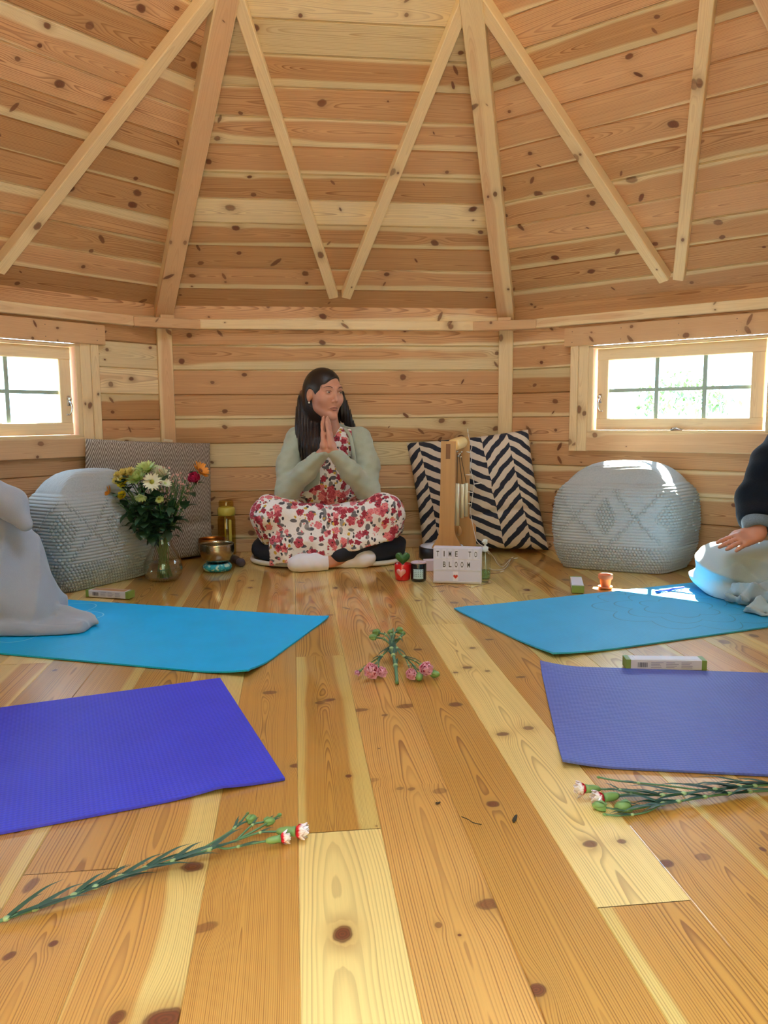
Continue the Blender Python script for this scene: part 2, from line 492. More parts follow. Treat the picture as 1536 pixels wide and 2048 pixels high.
# ------------------------------------------------------------------ floor
APO = RAD * math.cos(math.radians(22.5))
def oct_lim(v, half=APO + 0.02):
    """extent of the octagon along E2 at offset v along E1 (both measured from the middle)"""
    a = half; s = half * math.tan(math.radians(22.5))
    av = abs(v)
    if av <= s: return a
    return max(0.02, a - (av - s))
W = Wood()
c1, c2 = CTR @ E1, CTR @ E2
BW = 0.135
def uv_floor(px, py):
    g = gz(px, py)[:2]; return g @ E2, g @ E1          # along the boards, across them
FK = {}      # knots seen on each board: (along, offset from board middle, radius, elongation, angle, darkness)
for px, py, r, el, an, dk in ((685, 1868, .0165, 1.25, .1, 1), (640, 1405, .012, 1.3, 1.2, .9), (658, 1400, .012, 1.6, 1.3, 1), (697, 1552, .007, 1.2, 0, 1), (753, 1652, .003, 1, 0, .6), (723, 1640, .003, 1, 0, 0),
        (720, 1420, .012, 2.2, 1.4, .8), (770, 1430, .008, 1.2, 1.2, .8), (812, 1412, .016, 1.9, 1.35, .8), (800, 1577, .007, 1.4, 1.2, .5), (823, 1578, .007, 1.4, 1.2, .6), (880, 1582, .012, 1.4, 1.2, .5), (745, 1560, .010, 1.6, 1.4, .35), (874, 1608, .0035, 1, 0, 1), (758, 1497, .003, 1, 0, 1), (877, 1850, .006, 1.3, .2, .7), (919, 1870, .0035, 1, 0, 1), (978, 1808, .015, 1.5, 1.4, .8),
        (911, 1409, .017, 1.2, 1.5, 1), (985, 1608, .013, 1.1, 1.3, 1), (836, 1299, .012, 1.3, 1.5, 1), (1072, 1980, .013, 1.3, 1.3, 1), (786, 1233, .009, 1.4, 1.5, .9), (767, 1243, .004, 1, 0, 1),
        (935, 1335, .012, 1.5, 1.5, .9), (911, 1345, .008, 1.2, 1.4, .8), (975, 1342, .007, 1.2, 1.4, .9), (945, 1296, .009, 1.4, 1.4, .9), (1005, 1468, .012, 1.5, 1.4, .9), (1057, 1456, .013, 1.2, 1.3, .75), (1180, 1688, .012, 1.3, 1.3, .85), (1243, 1683, .008, 1.2, 1.3, .8), (913, 1302, .004, 1, 0, 1), (836, 1201, .010, 1.6, 1.5, .7), (868, 1200, .008, 1.6, 1.5, .7),
        (1042, 1354, .010, 1.6, 1.5, .9), (1333, 1727, .013, 1.2, 1.3, 1), (1405, 1714, .012, 1.3, 1.3, .6), (979, 1279, .010, 1.6, 1.5, .9),
        (540, 1385, .016, 1.4, 1.5, .9), (592, 1531, .011, 1.4, 1.3, 1), (408, 1855, .012, 2.0, 1.2, .6), (660, 1230, .010, 1.5, 1.5, .9),
        (385, 1733, .017, 1.3, 1.5, 1), (330, 2040, .022, 1.5, 1.5, 1), (234, 2036, .011, 1.4, .5, 1), (270, 1748, .009, 1.4, 1.2, .6),
        (107, 1887, .007, 1.2, .6, 1), (18, 1912, .008, 1.5, .5, .9), (62, 1770, .010, 2.4, .2, .8), (600, 1260, .009, 1.5, 1.5, .9), (575, 1180, .009, 1.5, 1.5, .8)):
    r *= .72; al, ac = uv_floor(px, py); i = math.floor((ac + 0.006) / BW)
    FK.setdefault(i, []).append((al, ac - (-0.006 + BW * (i + 0.5)), r, el, an, dk))
def fa(px, py): return uv_floor(px, py)[0]
# (seed, tone, heart radius), (pith offset, depth, slope) for the pieces of the boards in view; joints between them
FB = {0: ([fa(683, 1662), fa(640, 1312)], [((3.1, .5, -1.0), (-.01, .03, .02)), ((7.7, -.5, .046), (-.006, -.012, .018)), ((5.5, -.6, .09), (-.01, .012, .02))]),
      1: ([], [((9.2, .35, .088), (.012, .020, -.03))]),
      2: ([], [((12.4, -.35, .074), (.004, -.016, .022))]),
      3: ([fa(1290, 1808), fa(880, 1248)], [((15.3, -.35, .078), (.03, .004, .02)), ((16.9, .65, -1.0), (-.01, .018, .012)), ((14.1, 0, .06), (0, .02, .02))]),
      4: ([], [((21.6, -.2, .10), (.02, .02, -.03))]),
      5: ([fa(1500, 1480)], [((24.2, -.5, .06), (0, -.01, .03)), ((25.2, .2, .06), (0, .01, .03))]),
      -1: ([], [((33.4, -.15, .078), (-.004, -.02, .018))]),
      -2: ([], [((36.8, .1, .047), (-.022, .006, .012))]),
      -3: ([fa(120, 1745)], [((41.1, -.1, .095), (.01, .012, -.03)), ((42.7, -.6, .2), (.01, .02, .02))])}
rng = random.Random(5)
v = -0.006 - BW * 17
i = -17
while v < 2.4:
    vm = v + BW / 2 - c1
    if abs(vm) < APO + 0.02:
        h = oct_lim(max(0.0, abs(vm) - BW * .5)) + .03; lo, hi = c2 - h, c2 + h
        joints, specs = FB.get(i, (None, None))
        if joints is None:
            joints = sorted(rng.uniform(lo + .4, hi - .4) for _ in range(rng.choice((1, 2))))
            specs = [rand_board(rng, BW) for _ in range(len(joints) + 1)]
        else: joints = sorted(j for j in joints if lo < j < hi)
        ends = [lo] + list(joints) + [hi]
        kn = FK.get(i)
        if kn is None: kn = rand_knots(rng, lo, hi, BW, 1.6, (0.007, 0.016))
        else:
            top = max(k[0] for k in kn); kn = kn + rand_knots(rng, max(top + .35, 2.3), hi, BW, 1.6, (0.006, 0.014))
        for (a, b), sp_ in zip(zip(ends, ends[1:]), specs):
            board_row(W, np.zeros(3), v3(E2, 0), v3(E1, 0) * 1.0, np.array([0, 0, 1.0]), v, v + BW, (lambda vv, a=a + .0008, b=b - .0008: (a, b)), sp_, [k for k in kn if a - .05 < k[0] < b + .05], thick=0.04, groove=0.0016, bev=0.0012)
    v += BW; i += 1
FLOOR = struct(W.build('floor', PINE_FLOOR))

# ------------------------------------------------------------------ walls
WOFF = 0.03                                  # boards stand this far behind the faces of the corner posts
SEAM0, SEAMW = 0.0676, 0.11985
def wall_axes(k):
    A, B = corner(k), corner(k + 1)
    u = (B - A) / np.linalg.norm(B - A); n = CTR - (A + B) / 2; n /= np.linalg.norm(n)
    return A, B, u, n                        # n points into the room
WALLN = {-1: 'left', 0: 'back', 1: 'right', 2: 'right_side', 3: 'right_front', 4: 'front', 5: 'left_front', 6: 'left_side'}
SIDE = np.linalg.norm(PR - PL)
WIN = {1: (0.44, 1.25), -1: (SIDE - 1.25, SIDE - 0.44)}
for k, nm in WALLN.items():
    A, B, u, n = wall_axes(k)
    rng = random.Random(100 + k)
    W = Wood(); O = v3(A - n * WOFF, 0); ex = WOFF * math.tan(math.radians(22.5))
    rows = [(0.0, SEAM0)] + [(SEAM0 + SEAMW * j, SEAM0 + SEAMW * (j + 1)) for j in range(10)]
    for z0, z1 in rows:
        spans = [(-ex, SIDE + ex)]
        if k in WIN and z0 > 0.54 and z1 < 1.05: spans = [(-ex, WIN[k][0]), (WIN[k][1], SIDE + ex)]
        if k == 4: spans = [(-ex, SIDE / 2 - .30), (SIDE / 2 + .74, SIDE + ex)]
        for a, b in spans:
            board_row(W, O, v3(u, 0), np.array([0, 0, 1.0]), v3(n, 0), z0, z1, (lambda vv, a=a, b=b: (a, b)), rand_board(rng, SEAMW), rand_knots(rng, a, b, SEAMW, 2.6), thick=0.04)
    struct(W.build('wall_' + nm, PINE))
# skirting, rails, posts and the short blocks over the posts
nt_ = 0
for k in (-1, 0, 1, 2, 6):
    A, B, u, n = wall_axes(k)
    o = plank('baseboard_' + WALLN[k], v3(A - n * (WOFF - .007) , 0.022) + v3(u, 0) * -0.01, v3(B - n * (WOFF - .007), 0.022) + v3(u, 0) * .01, 0.044, 0.014, v3(n, 0), PINE_BEAM, rng=random.Random(k + 40), heart=.3, tone=-.6)
    struct(o)
for k in (-1, 0, 1, 2, 3, 5, 6):
    A, B, u, n = wall_axes(k); nt_ += 1
    o = plank('trim_%d' % nt_, v3(A - n * 0.02, ZR + 0.023), v3(B - n * 0.02, ZR + 0.023), 0.046, 0.04, v3(n, 0), PINE_BEAM, rng=random.Random(k + 60), heart=-1.0 if k == 0 else None, tone=0.4)
    struct(o)
for k in (-1, 0, 1, 2, 3, 4, 5, 6):
    P = corner(k); n = CTR - P; n /= np.linalg.norm(n); s = np.array([-n[1], n[0]]); nt_ += 1
    o = plank('trim_%d' % nt_, v3(P - n * 0.03, 0.0), v3(P - n * 0.03, ZR + 0.002), 0.072, 0.06, v3(n, 0), PINE_BEAM, rng=random.Random(k + 80), tone=0.1)
    struct(o)
    if k in (3, 4): continue
    nt_ += 1
    W = Wood(); Q = P + n * 0.052
    plank('', v3(Q - s * 0.155, ZR + 0.020), v3(Q + s * 0.155, ZR + 0.020), 0.046, 0.04, v3(n, 0), rng=random.Random(k + 90), W=W, tone=-.3, heart=0.2)
    plank('', v3(Q, ZR + .043), v3(Q, ZR + 0.058), 0.066, 0.03, v3(n, 0), rng=random.Random(k + 91), W=W, knots=False)
    struct(W.build('trim_%d' % nt_, PINE_BEAM))

# ------------------------------------------------------------------ roof: eight boarded panels, hip beams and thin V rafters
ROOFDZ = 0.095; ZB = ZR + 0.0467
APEX = v3(CTR, ZA)
W = Wood()
up_len = None
for k in range(8):
    A, B, u, n = wall_axes(k - 1)
    mid = v3((A + B) / 2, ZB + ROOFDZ); ap = APEX + np.array([0, 0, ROOFDZ])
    up = ap - mid; L = np.linalg.norm(up); up /= L
    U = v3(u, 0); N = np.cross(U, up); N = N if N[2] < 0 else -N
    rng = random.Random(200 + k)
    seam = -0.0600
    rows = [(seam - 0.12, seam)] + [(seam + 0.1178 * j, seam + 0.1178 * (j + 1)) for j in range(18)]
    for z0, z1 in rows:
        z1 = min(z1, L - 0.002)
        if z1 - z0 < 0.01: continue
        if k == 5 and z0 < 0.40: continue                       # unseen rows left out above the doorway to let in more sky light
        lim = lambda vv, L=L: (-(SIDE / 2) * (1 - vv / L) - 0.0, (SIDE / 2) * (1 - vv / L) + 0.0)
        a, b = lim((z0 + z1) / 2)
        board_row(W, mid, U, up, N, z0, z1, lim, rand_board(rng, SEAMW), rand_knots(rng, a, b, SEAMW, 2.6), thick=0.03)
CEIL = struct(W.build('ceiling', PINE))
for k in range(8):
    P = corner(k - 1); n = CTR - P; n /= np.linalg.norm(n)
    A = v3(P, ZB); D = APEX - A; L = np.linalg.norm(D); D /= L
    s = v3(np.array([-n[1], n[0]]), 0); N = np.cross(s, D); N = N if N[2] < 0 else -N
    t = 0.085
    o = plank('hip_beam', A - N * t / 2 - D * 0.03, A - N * t / 2 + D * (L - 0.06), 0.082, t, N, PINE_BEAM, rng=random.Random(300 + k), tone=.1)
    struct(o)
for k in range(8):
    A, B, u, n = wall_axes(k - 1)
    mid = v3((A + B) / 2, ZB + ROOFDZ); ap = APEX + np.array([0, 0, ROOFDZ])
    up = ap - mid; L = np.linalg.norm(up); up /= L; U = v3(u, 0)
    N = np.cross(U, up); N = N if N[2] < 0 else -N
    for sgn in (-1, 1):
        t = 0.05
        a = mid + up * 0.05 + U * sgn * 0.030 + N * t / 2; b = mid + up * 1.37 + U * sgn * 0.415 + N * t / 2
        o = plank('rafter', a, b, 0.046, t, N, PINE_BEAM, rng=random.Random(340 + k * 2 + sgn), tone=.3, heart=-1.0)
        struct(o)

# ------------------------------------------------------------------ windows
GLASS_T = None
m, b = newmat('window_glass')
nt = m.node_tree
for n_ in list(nt.nodes):
    if n_.type == 'BSDF_PRINCIPLED': nt.nodes.remove(n_)
tr = nt.nodes.new('ShaderNodeBsdfTransparent'); tr.inputs[0].default_value = (0.95, 0.985, 0.975, 1)
gl = nt.nodes.new('ShaderNodeBsdfGlossy'); gl.inputs['Roughness'].default_value = 0.02
mx = nt.nodes.new('ShaderNodeMixShader'); X.nt = nt; fr = nt.nodes.new('ShaderNodeLayerWeight'); fr.inputs[0].default_value = 0.5
nt.links.new((xpow(X(fr.outputs['Facing']), 5.0) * .9 + .04).s, mx.inputs[0]); nt.links.new(tr.outputs[0], mx.inputs[1]); nt.links.new(gl.outputs[0], mx.inputs[2])
nt.links.new(mx.outputs[0], nt.nodes['Material Output'].inputs[0])
GLASS_T = m
CHROME = plain('chrome_fitting', (0.75, 0.75, 0.76), 0.18, 1.0)
def window(idx, k, flip):
    """flip: the wall runs towards the back corner instead of away from it"""
    A, B, u, n = wall_axes(k)
    if flip: A, u = B, -u
    U, N, Z = v3(u, 0), v3(n, 0), np.array([0, 0, 1.0])
    def p(s, z, off): return v3(A, 0) + U * s + Z * z + N * off      # off: towards the room
    rg = random.Random(500 + idx)
    root = thing('window_%d' % idx, None, None, p(0.845, 0.5, 0)); root['kind'] = 'structure'
    fo = -WOFF + 0.011                                                   # middle of the casing boards
    W = Wood(); plank('', p(0.32, 1.046, fo + .004), p(1.37, 1.046, fo + .004), 0.088, 0.03, N, rng=rg, W=W, tone=-.2, heart=.2); W.build('head_casing', PINE_BEAM, root)
    for s in (0.395, 1.295):
        W = Wood()
        for ds in (-0.026, 0.020):
            ww = 0.04 if ds < 0 else 0.05
            plank('', p(s + ds, 0.503, fo - (.002 if ds > 0 else 0)), p(s + ds, 1.002, fo - (.002 if ds > 0 else 0)), ww, 0.022, N, rng=rg, W=W, tone=.5, heart=-1)
        W.build('side_casing', PINE_BEAM, root)
    W = Wood(); plank('', p(0.4405, 0.549, fo), p(1.2495, 0.549, fo), 0.089, 0.02, N, rng=rg, W=W, tone=.1); W.build('sill_board', PINE_BEAM, root)
    # jamb lining
    W = Wood()
    for a, b_ in ((p(.452, .594, -.05), p(.452, 1.0, -.05)), (p(1.238, .594, -.05), p(1.238, 1.0, -.05)), (p(.44, .9935, -.05), p(1.25, .9935, -.05)), (p(.44, .597, -.05), p(1.25, .597, -.05))):
        vert = abs(a[2] - b_[2]) > .1
        fc = U if vert else Z
        plank('', a, b_, 0.078, 0.024 if vert else .012, fc, rng=rg, W=W, tone=.2, knots=False, heart=.045)
    W.build('window_frame', PINE_BEAM, root)
    # sash: four mitred rails, glazing bars, pane, fittings
    W = Wood(); so = -0.052; sw = 0.054
    s0, s1, z0, z1 = 0.478, 1.212, 0.604, 0.984
    for a, b_, sg in ((p(s0, z0 + sw / 2, so), p(s1, z0 + sw / 2, so), 1), (p(s0, z1 - sw / 2, so), p(s1, z1 - sw / 2, so), -1)):
        plank('', a, b_, sw, 0.04, N, rng=rg, W=W, tone=1.0, knots=False, heart=-1)
    for a, b_ in ((p(s0 + sw / 2, z0 + sw, so), p(s0 + sw / 2, z1 - sw, so)), (p(s1 - sw / 2, z0 + sw, so), p(s1 - sw / 2, z1 - sw, so))):
        plank('', a, b_, sw, 0.04, N, rng=rg, W=W, tone=1.0, knots=False, heart=-1)
    W.build('sash', PINE_BEAM, root)
    bars = MB()
    for s in (0.7555, 0.9665):
        bars.add(*bm_vf(box_bm(p(s, 0.794, so - .004), (0.018, 0.016, 0.28), rot3(U, N, Z))))
    bars.add(*bm_vf(box_bm(p(.845, 0.788, so - .0045), (0.64, 0.015, 0.016), rot3(U, N, Z))))
    bars.build('glazing_bars', WHITEWOOD, root, smooth=False)
    from_bm('pane', box_bm(p(.845, .794, so + .008), (0.645, 0.004, 0.285), rot3(U, N, Z)), GLASS_T, root)
    # lever latch on the inner sash edge and the stay in the middle of the bottom rail
    lm = MB()
    lm.add(*tube(spline([p(.496, .765, so + .024), p(.492, .745, so + .034), p(.490, .725, so + .040), p(.494, .705, so + .040), p(.503, .692, so + .036), p(.514, .693, so + .034)], 5), [.004, .004, .004, .004] + [.0035] * 22, 8))
    lm.add(*lathe([(.008, 0), (.008, .02), (.006, .024)], p(.495, .76, so + .016), 12, N))
    lm.add(*bm_vf(box_bm(p(.495, .752, so + .0205), (.014, .004, .045), rot3(U, N, Z), .0015)))
    lm.build('latch', CHROME, root)
    sm = MB()
    sm.add(*bm_vf(box_bm(p(.856, .607, so + .026), (.045, .012, .010), rot3(U, N, Z), .002)))
    sm.add(*tube([p(.838, .612, so + .034), p(.856, .614, so + .036), p(.888, .606, so + .036)], .003, 8))
    sm.add(*lathe([(.005, 0), (.005, .014)], p(.846, .609, so + .03), 10, N))
    sm.build('stay', CHROME, root)
    nails = MB()
    for s, z in ((.36, 1.07), (.36, 1.02), (.60, 1.07), (.60, 1.02), (.86, 1.07), (.86, 1.02), (1.1, 1.07), (1.1, 1.02)):
        nails.add(*lathe([(.0022, 0), (.0018, .0008)], p(s, z, fo + .0188), 8, N))
    nails.build('nail_heads', plain('dark_nail', (0.08, 0.06, 0.05), .6), root)
    return root
WHITEWOOD = plain('painted_glazing_bar', srgb(190, 205, 198), 0.5)
window(1, 1, False)
window(2, -1, True)

# ------------------------------------------------------------------ outside: lawn, a post, a shrub and a garden chair beyond the panes, and an added light blocker
LAWN, b = newmat('gravel_and_dry_grass')
n = noise(texco('Object'), 3.0, 4.0); n2 = noise(texco('Object'), 90.0, 2.0)
setp(b, 'Base Color', mix(n2, mix(n, (0.24, 0.22, 0.18), (0.36, 0.33, 0.28)), (0.32, 0.30, 0.24))); b.inputs['Roughness'].default_value = .9
o = mk('lawn', [(-30, -20, -.25), (30, -20, -.25), (30, 40, -.25), (-30, 40, -.25)], [(0, 1, 2, 3)], LAWN); struct(o)
POSTM = plain('weathered_post', srgb(150, 160, 150), .8)
# tall hedge added out of view behind the doorway to block low sky light
mb = MB(); rg = np.random.default_rng(8); V = []; nu, nv = 60, 16
for j in range(nv):
    for i in range(nu):
        a = math.radians(200 + 140 * i / (nu - 1)); r = 5.6 + rg.uniform(-.3, .3) + .25 * (j / nv)
        V.append((r * math.cos(a), 1.0 + r * math.sin(a), -.25 + 6.8 * j / (nv - 1) + rg.uniform(-.12, .12)))
LEAFBACK = plain('light_block_leaves', (0.07, 0.085, 0.05), .9, var=.5, scale=9)
struct(mk('light_block_hedge', V, grid_faces(nu, nv), LEAFBACK))
# a fence post, shrubs and a garden chair outside
g0 = -0.25
P = at(1246, 800, 8.0)
bm = MB()
bm.add(*bm_vf(box_bm((P[0], P[1], (g0 + 1.15) / 2 - .0), (.15, .15, 1.15 - g0), None, .01)))
bm.add(*bm_vf(box_bm((P[0], P[1], 1.17), (.19, .19, .04), None, .008)))
bm.add(*lathe([(.03, 1.19), (.03, 1.33), (.02, 1.36)], (P[0], P[1], 0), 12))
o = bm.build('gate_post', POSTM, smooth=False); tag(o, 'pale gate post standing outside the right window', 'post')
LEAFOUT = plain('hedge_leaves', (0.10, 0.19, 0.07), .7, var=.5, scale=25)
def shrub(name, c, r, n, seed, label):
    rg = np.random.default_rng(seed); mb = MB()
    root = thing(name, label, 'shrub', (c[0], c[1], g0))
    for i in range(n):
        d = rg.normal(size=3); d /= np.linalg.norm(d); d[2] = abs(d[2]) * 1.1 - .1
        q = np.array(c) + d * r * rg.uniform(.55, 1.0) * np.array([1.2, 1, .9]); a = rg.normal(size=3); a /= np.linalg.norm(a)
        A, B, D = frame(a); s = rg.uniform(.05, .1)
        mb.add([q - A * s * .4, q - D * s, q + A * s * .4, q + D * s], [(0, 1, 2, 3)])
    mb.build('foliage', LEAFOUT, root)
    st = MB()
    for i in range(5):
        st.add(*tube([(c[0] + rg.uniform(-.05, .05), c[1] + rg.uniform(-.05, .05), g0), (c[0] + rg.uniform(-.4, .4) * r, c[1] + rg.uniform(-.4, .4) * r, c[2])], [.02, .008], 6))
    st.build('stem', POSTM, root)
P = at(1365, 770, 14.0); shrub('shrub', (P[0], P[1], .75), .85, 900, 3, 'leafy green shrub on the lawn outside the right window')
CHAIRM = plain('garden_chair_paint', srgb(120, 160, 160), .6)
P = at(36, 850, 7.0)
root = thing('garden_chair', 'garden chair on the lawn outside the left window', 'chair', (P[0], P[1], g0))
for sx in (-.2, .2):
    for sy in (-.2, .2):
        from_bm('leg', box_bm((P[0] + sx, P[1] + sy, g0 + .21), (.04, .04, .42)), CHAIRM, root)
from_bm('seat', box_bm((P[0], P[1], g0 + .44), (.46, .46, .04), None, .01), CHAIRM, root)
mb = MB()
for sx in (-.2, .2): mb.add(*tube([(P[0] + sx, P[1] + .2, g0 + .42), (P[0] + sx, P[1] + .24, g0 + .95)], .022, 8))
for zz in (.62, .78, .93): mb.add(*bm_vf(box_bm((P[0], P[1] + .225, g0 + zz), (.42, .02, .07))))
mb.build('backrest', CHAIRM, root, smooth=False)

# ------------------------------------------------------------------ signed-distance modelling and surface nets
def smin(a, b, k):
    if k <= 0: return np.minimum(a, b)
    h = np.clip(.5 + .5 * (b - a) / k, 0, 1); return b + (a - b) * h - k * h * (1 - h)
def smax(a, b, k): return -smin(-a, -b, k)
def sphere(P, c, r): return np.linalg.norm(P - np.asarray(c), axis=-1) - r
def cone(P, a, b, ra, rb):
    a = np.asarray(a, float); b = np.asarray(b, float); ab = b - a
    t = np.clip((P - a) @ ab / (ab @ ab + 1e-12), 0, 1)
    return np.linalg.norm(P - a - t[..., None] * ab, axis=-1) - (ra + (rb - ra) * t)
def ell(P, c, r, R=None):
    q = P - np.asarray(c, float)
    if R is not None: q = q @ np.asarray(R, float).T          # rows of R: the local axes
    r = np.asarray(r, float)
    k0 = np.linalg.norm(q / r, axis=-1); k1 = np.linalg.norm(q / (r * r), axis=-1)
    return k0 * (k0 - 1) / (k1 + 1e-9)
def rbox(P, c, half, rad, R=None):
    q = P - np.asarray(c, float)
    if R is not None: q = q @ np.asarray(R, float).T
    q = np.abs(q) - (np.asarray(half, float) - rad)
    return np.linalg.norm(np.maximum(q, 0), axis=-1) + np.minimum(q.max(-1), 0) - rad
def chain(P, pts, rads, k=0.0):
    d = None
    for i in range(len(pts) - 1):
        e = cone(P, pts[i], pts[i + 1], rads[i], rads[i + 1])
        d = e if d is None else smin(d, e, k)
    return d
def surfnet(f, lo, hi, h, smooth=0):
    lo = np.asarray(lo, float); hi = np.asarray(hi, float)
    B = 6
    n = (np.ceil((hi - lo) / h / B).astype(int)) * B
    nb = n // B
    bi = np.stack(np.meshgrid(*[np.arange(k) for k in nb], indexing='ij'), -1).reshape(-1, 3)
    bc = lo + (bi + .5) * B * h
    d = np.concatenate([f(bc[i:i + 60000]) for i in range(0, len(bc), 60000)])
    V = np.repeat(np.repeat(np.repeat(d.reshape(nb).astype(np.float32), B, 0), B, 1), B, 2)
    near = np.abs(d) < B * h * .87 * 1.25 + h * 2
    loc = np.stack(np.meshgrid(*[np.arange(B)] * 3, indexing='ij'), -1).reshape(-1, 3)
    nbk = bi[near]
    for i in range(0, len(nbk), 400):
        idx = (nbk[i:i + 400, None, :] * B + loc[None]).reshape(-1, 3)
        V[idx[:, 0], idx[:, 1], idx[:, 2]] = f(lo + (idx + .5) * h)
    S = V < 0
    cs = tuple(k - 1 for k in n)
    cnt = np.zeros(cs, np.int8); pos = np.zeros(cs + (3,), np.float32)
    cor = lambda o, A: A[o[0]:o[0] + cs[0], o[1]:o[1] + cs[1], o[2]:o[2] + cs[2]]
    for ax in range(3):
        for p in (0, 1):
            for q in (0, 1):
                o = [0, 0, 0]; o[(ax + 1) % 3] = p; o[(ax + 2) % 3] = q; o2 = list(o); o2[ax] = 1
                x = cor(o, S) != cor(o2, S)
                ii = np.nonzero(x)
                a, b_ = cor(o, V)[ii], cor(o2, V)[ii]
                t = a / (a - b_)
                cnt[ii] += 1
                add = np.tile(np.asarray(o, np.float32), (len(t), 1)); add[:, ax] += t
                np.add.at(pos, ii, add) if False else pos.__setitem__(ii, pos[ii] + add)
    act = cnt > 0
    vid = -np.ones(cs, np.int64); vid[act] = np.arange(act.sum())
    ii = np.stack(np.nonzero(act), -1)
    verts = lo + (ii + .5 + pos[act] / cnt[act][:, None]) * h
    faces = []
    for ax in range(3):
        sl = [slice(0, k) for k in n]; sl2 = list(sl); sl[ax] = slice(0, n[ax] - 1); sl2[ax] = slice(1, n[ax])
        a, b_ = S[tuple(sl)], S[tuple(sl2)]
        e = np.stack(np.nonzero(a != b_), -1)
        u, w = (ax + 1) % 3, (ax + 2) % 3
        e = e[(e[:, u] > 0) & (e[:, w] > 0) & (e[:, u] < n[u] - 1) & (e[:, w] < n[w] - 1) & (e[:, ax] < n[ax] - 1)]
        fl = a[tuple(e.T)]
        def g(du, dw):
            c = e.copy(); c[:, u] += du; c[:, w] += dw; return vid[tuple(c.T)]
        q = np.stack([g(-1, -1), g(0, -1), g(0, 0), g(-1, 0)], -1)
        q[~fl] = q[~fl][:, ::-1]
        faces.append(q)
    faces = np.concatenate(faces); faces = faces[(faces >= 0).all(1)]
    if smooth:
        ed = np.concatenate([faces[:, [0, 1]], faces[:, [1, 2]], faces[:, [2, 3]], faces[:, [3, 0]]])
        for _ in range(smooth):
            acc = np.zeros_like(verts); c = np.zeros(len(verts))
            for j in range(3): acc[:, j] = np.bincount(ed[:, 0], verts[ed[:, 1], j], len(verts)) + np.bincount(ed[:, 1], verts[ed[:, 0], j], len(verts))
            c = np.bincount(ed[:, 0], minlength=len(verts)) + np.bincount(ed[:, 1], minlength=len(verts))
            verts = verts * .5 + .5 * acc / np.maximum(c, 1)[:, None]
    return verts, faces

def fmesh(name, verts, faces, mat, parent=None, midx=None, uv=None):
    me = bpy.data.meshes.new(name)
    verts = np.asarray(verts, np.float32); faces = np.asarray(faces, np.int32); k = faces.shape[1]
    me.vertices.add(len(verts)); me.vertices.foreach_set('co', verts.ravel())
    me.loops.add(faces.size); me.loops.foreach_set('vertex_index', faces.ravel())
    me.polygons.add(len(faces)); me.polygons.foreach_set('loop_start', np.arange(0, faces.size, k, dtype=np.int32))
    me.polygons.foreach_set('use_smooth', np.ones(len(faces), dtype=bool))
    for m in (mat if isinstance(mat, (list, tuple)) else [mat]): me.materials.append(m)
    if midx is not None: me.polygons.foreach_set('material_index', np.asarray(midx, np.int32))
    if uv is not None:
        l = me.uv_layers.new(name='UVMap'); l.data.foreach_set('uv', np.asarray(uv, np.float32)[faces.ravel()].ravel())
    me.update(calc_edges=True); me.validate()
    o = bpy.data.objects.new(name, me); COL.objects.link(o)
    return adopt(o, parent)
# ------------------------------------------------------------------ yoga mats
def mat_material(name, col, per, line=None, seed=1.0, sheen=.35, amt=.35):
    m, b = newmat(name)
    u, v, _ = sep(texco('UV'))
    ribs = xsin(v * (2 * math.pi / per) + xsin(u * 700.0) * 0.5) * .5 + .5
    wv = xsin(u * (2 * math.pi / per)) * .5 + .5
    h = ribs * .65 + wv * .35
    base = mix(noise(vec(u, v, seed), 9.0, 4.0), tuple(x * .88 for x in col), tuple(min(1, x * 1.08) for x in col))
    base = mix(h, mix(.22, base, (0, 0, 0)), base)
    if line is not None:                                       # the printed lotus outlines at the end of the mat
        lc, u0, k = line
        ang_u, ang_v = u - u0, v - 0.30
        rr = xsqrt(ang_u * ang_u + ang_v * ang_v)
        th = X.m('ARCTAN2', ang_v, ang_u)
        pet = None
        for i, (npet, r0, amp) in enumerate(((6, .10, .035), (8, .165, .05), (10, .235, .06))):
            q = xabs(rr - (r0 + amp * xabs(X.m('COSINE', th * (npet / 2.0) + .4 * i))))
            l = 1.0 - sstep(.0012, .0032, q); pet = l if pet is None else xmax(pet, l)
        base = mix(pet * k, base, lc)
    setp(b, 'Base Color', base)
    b.inputs['Roughness'].default_value = .55; b.inputs['Specular IOR Level'].default_value = sheen
    bump(b, h, amt, 0.0012)
    return m
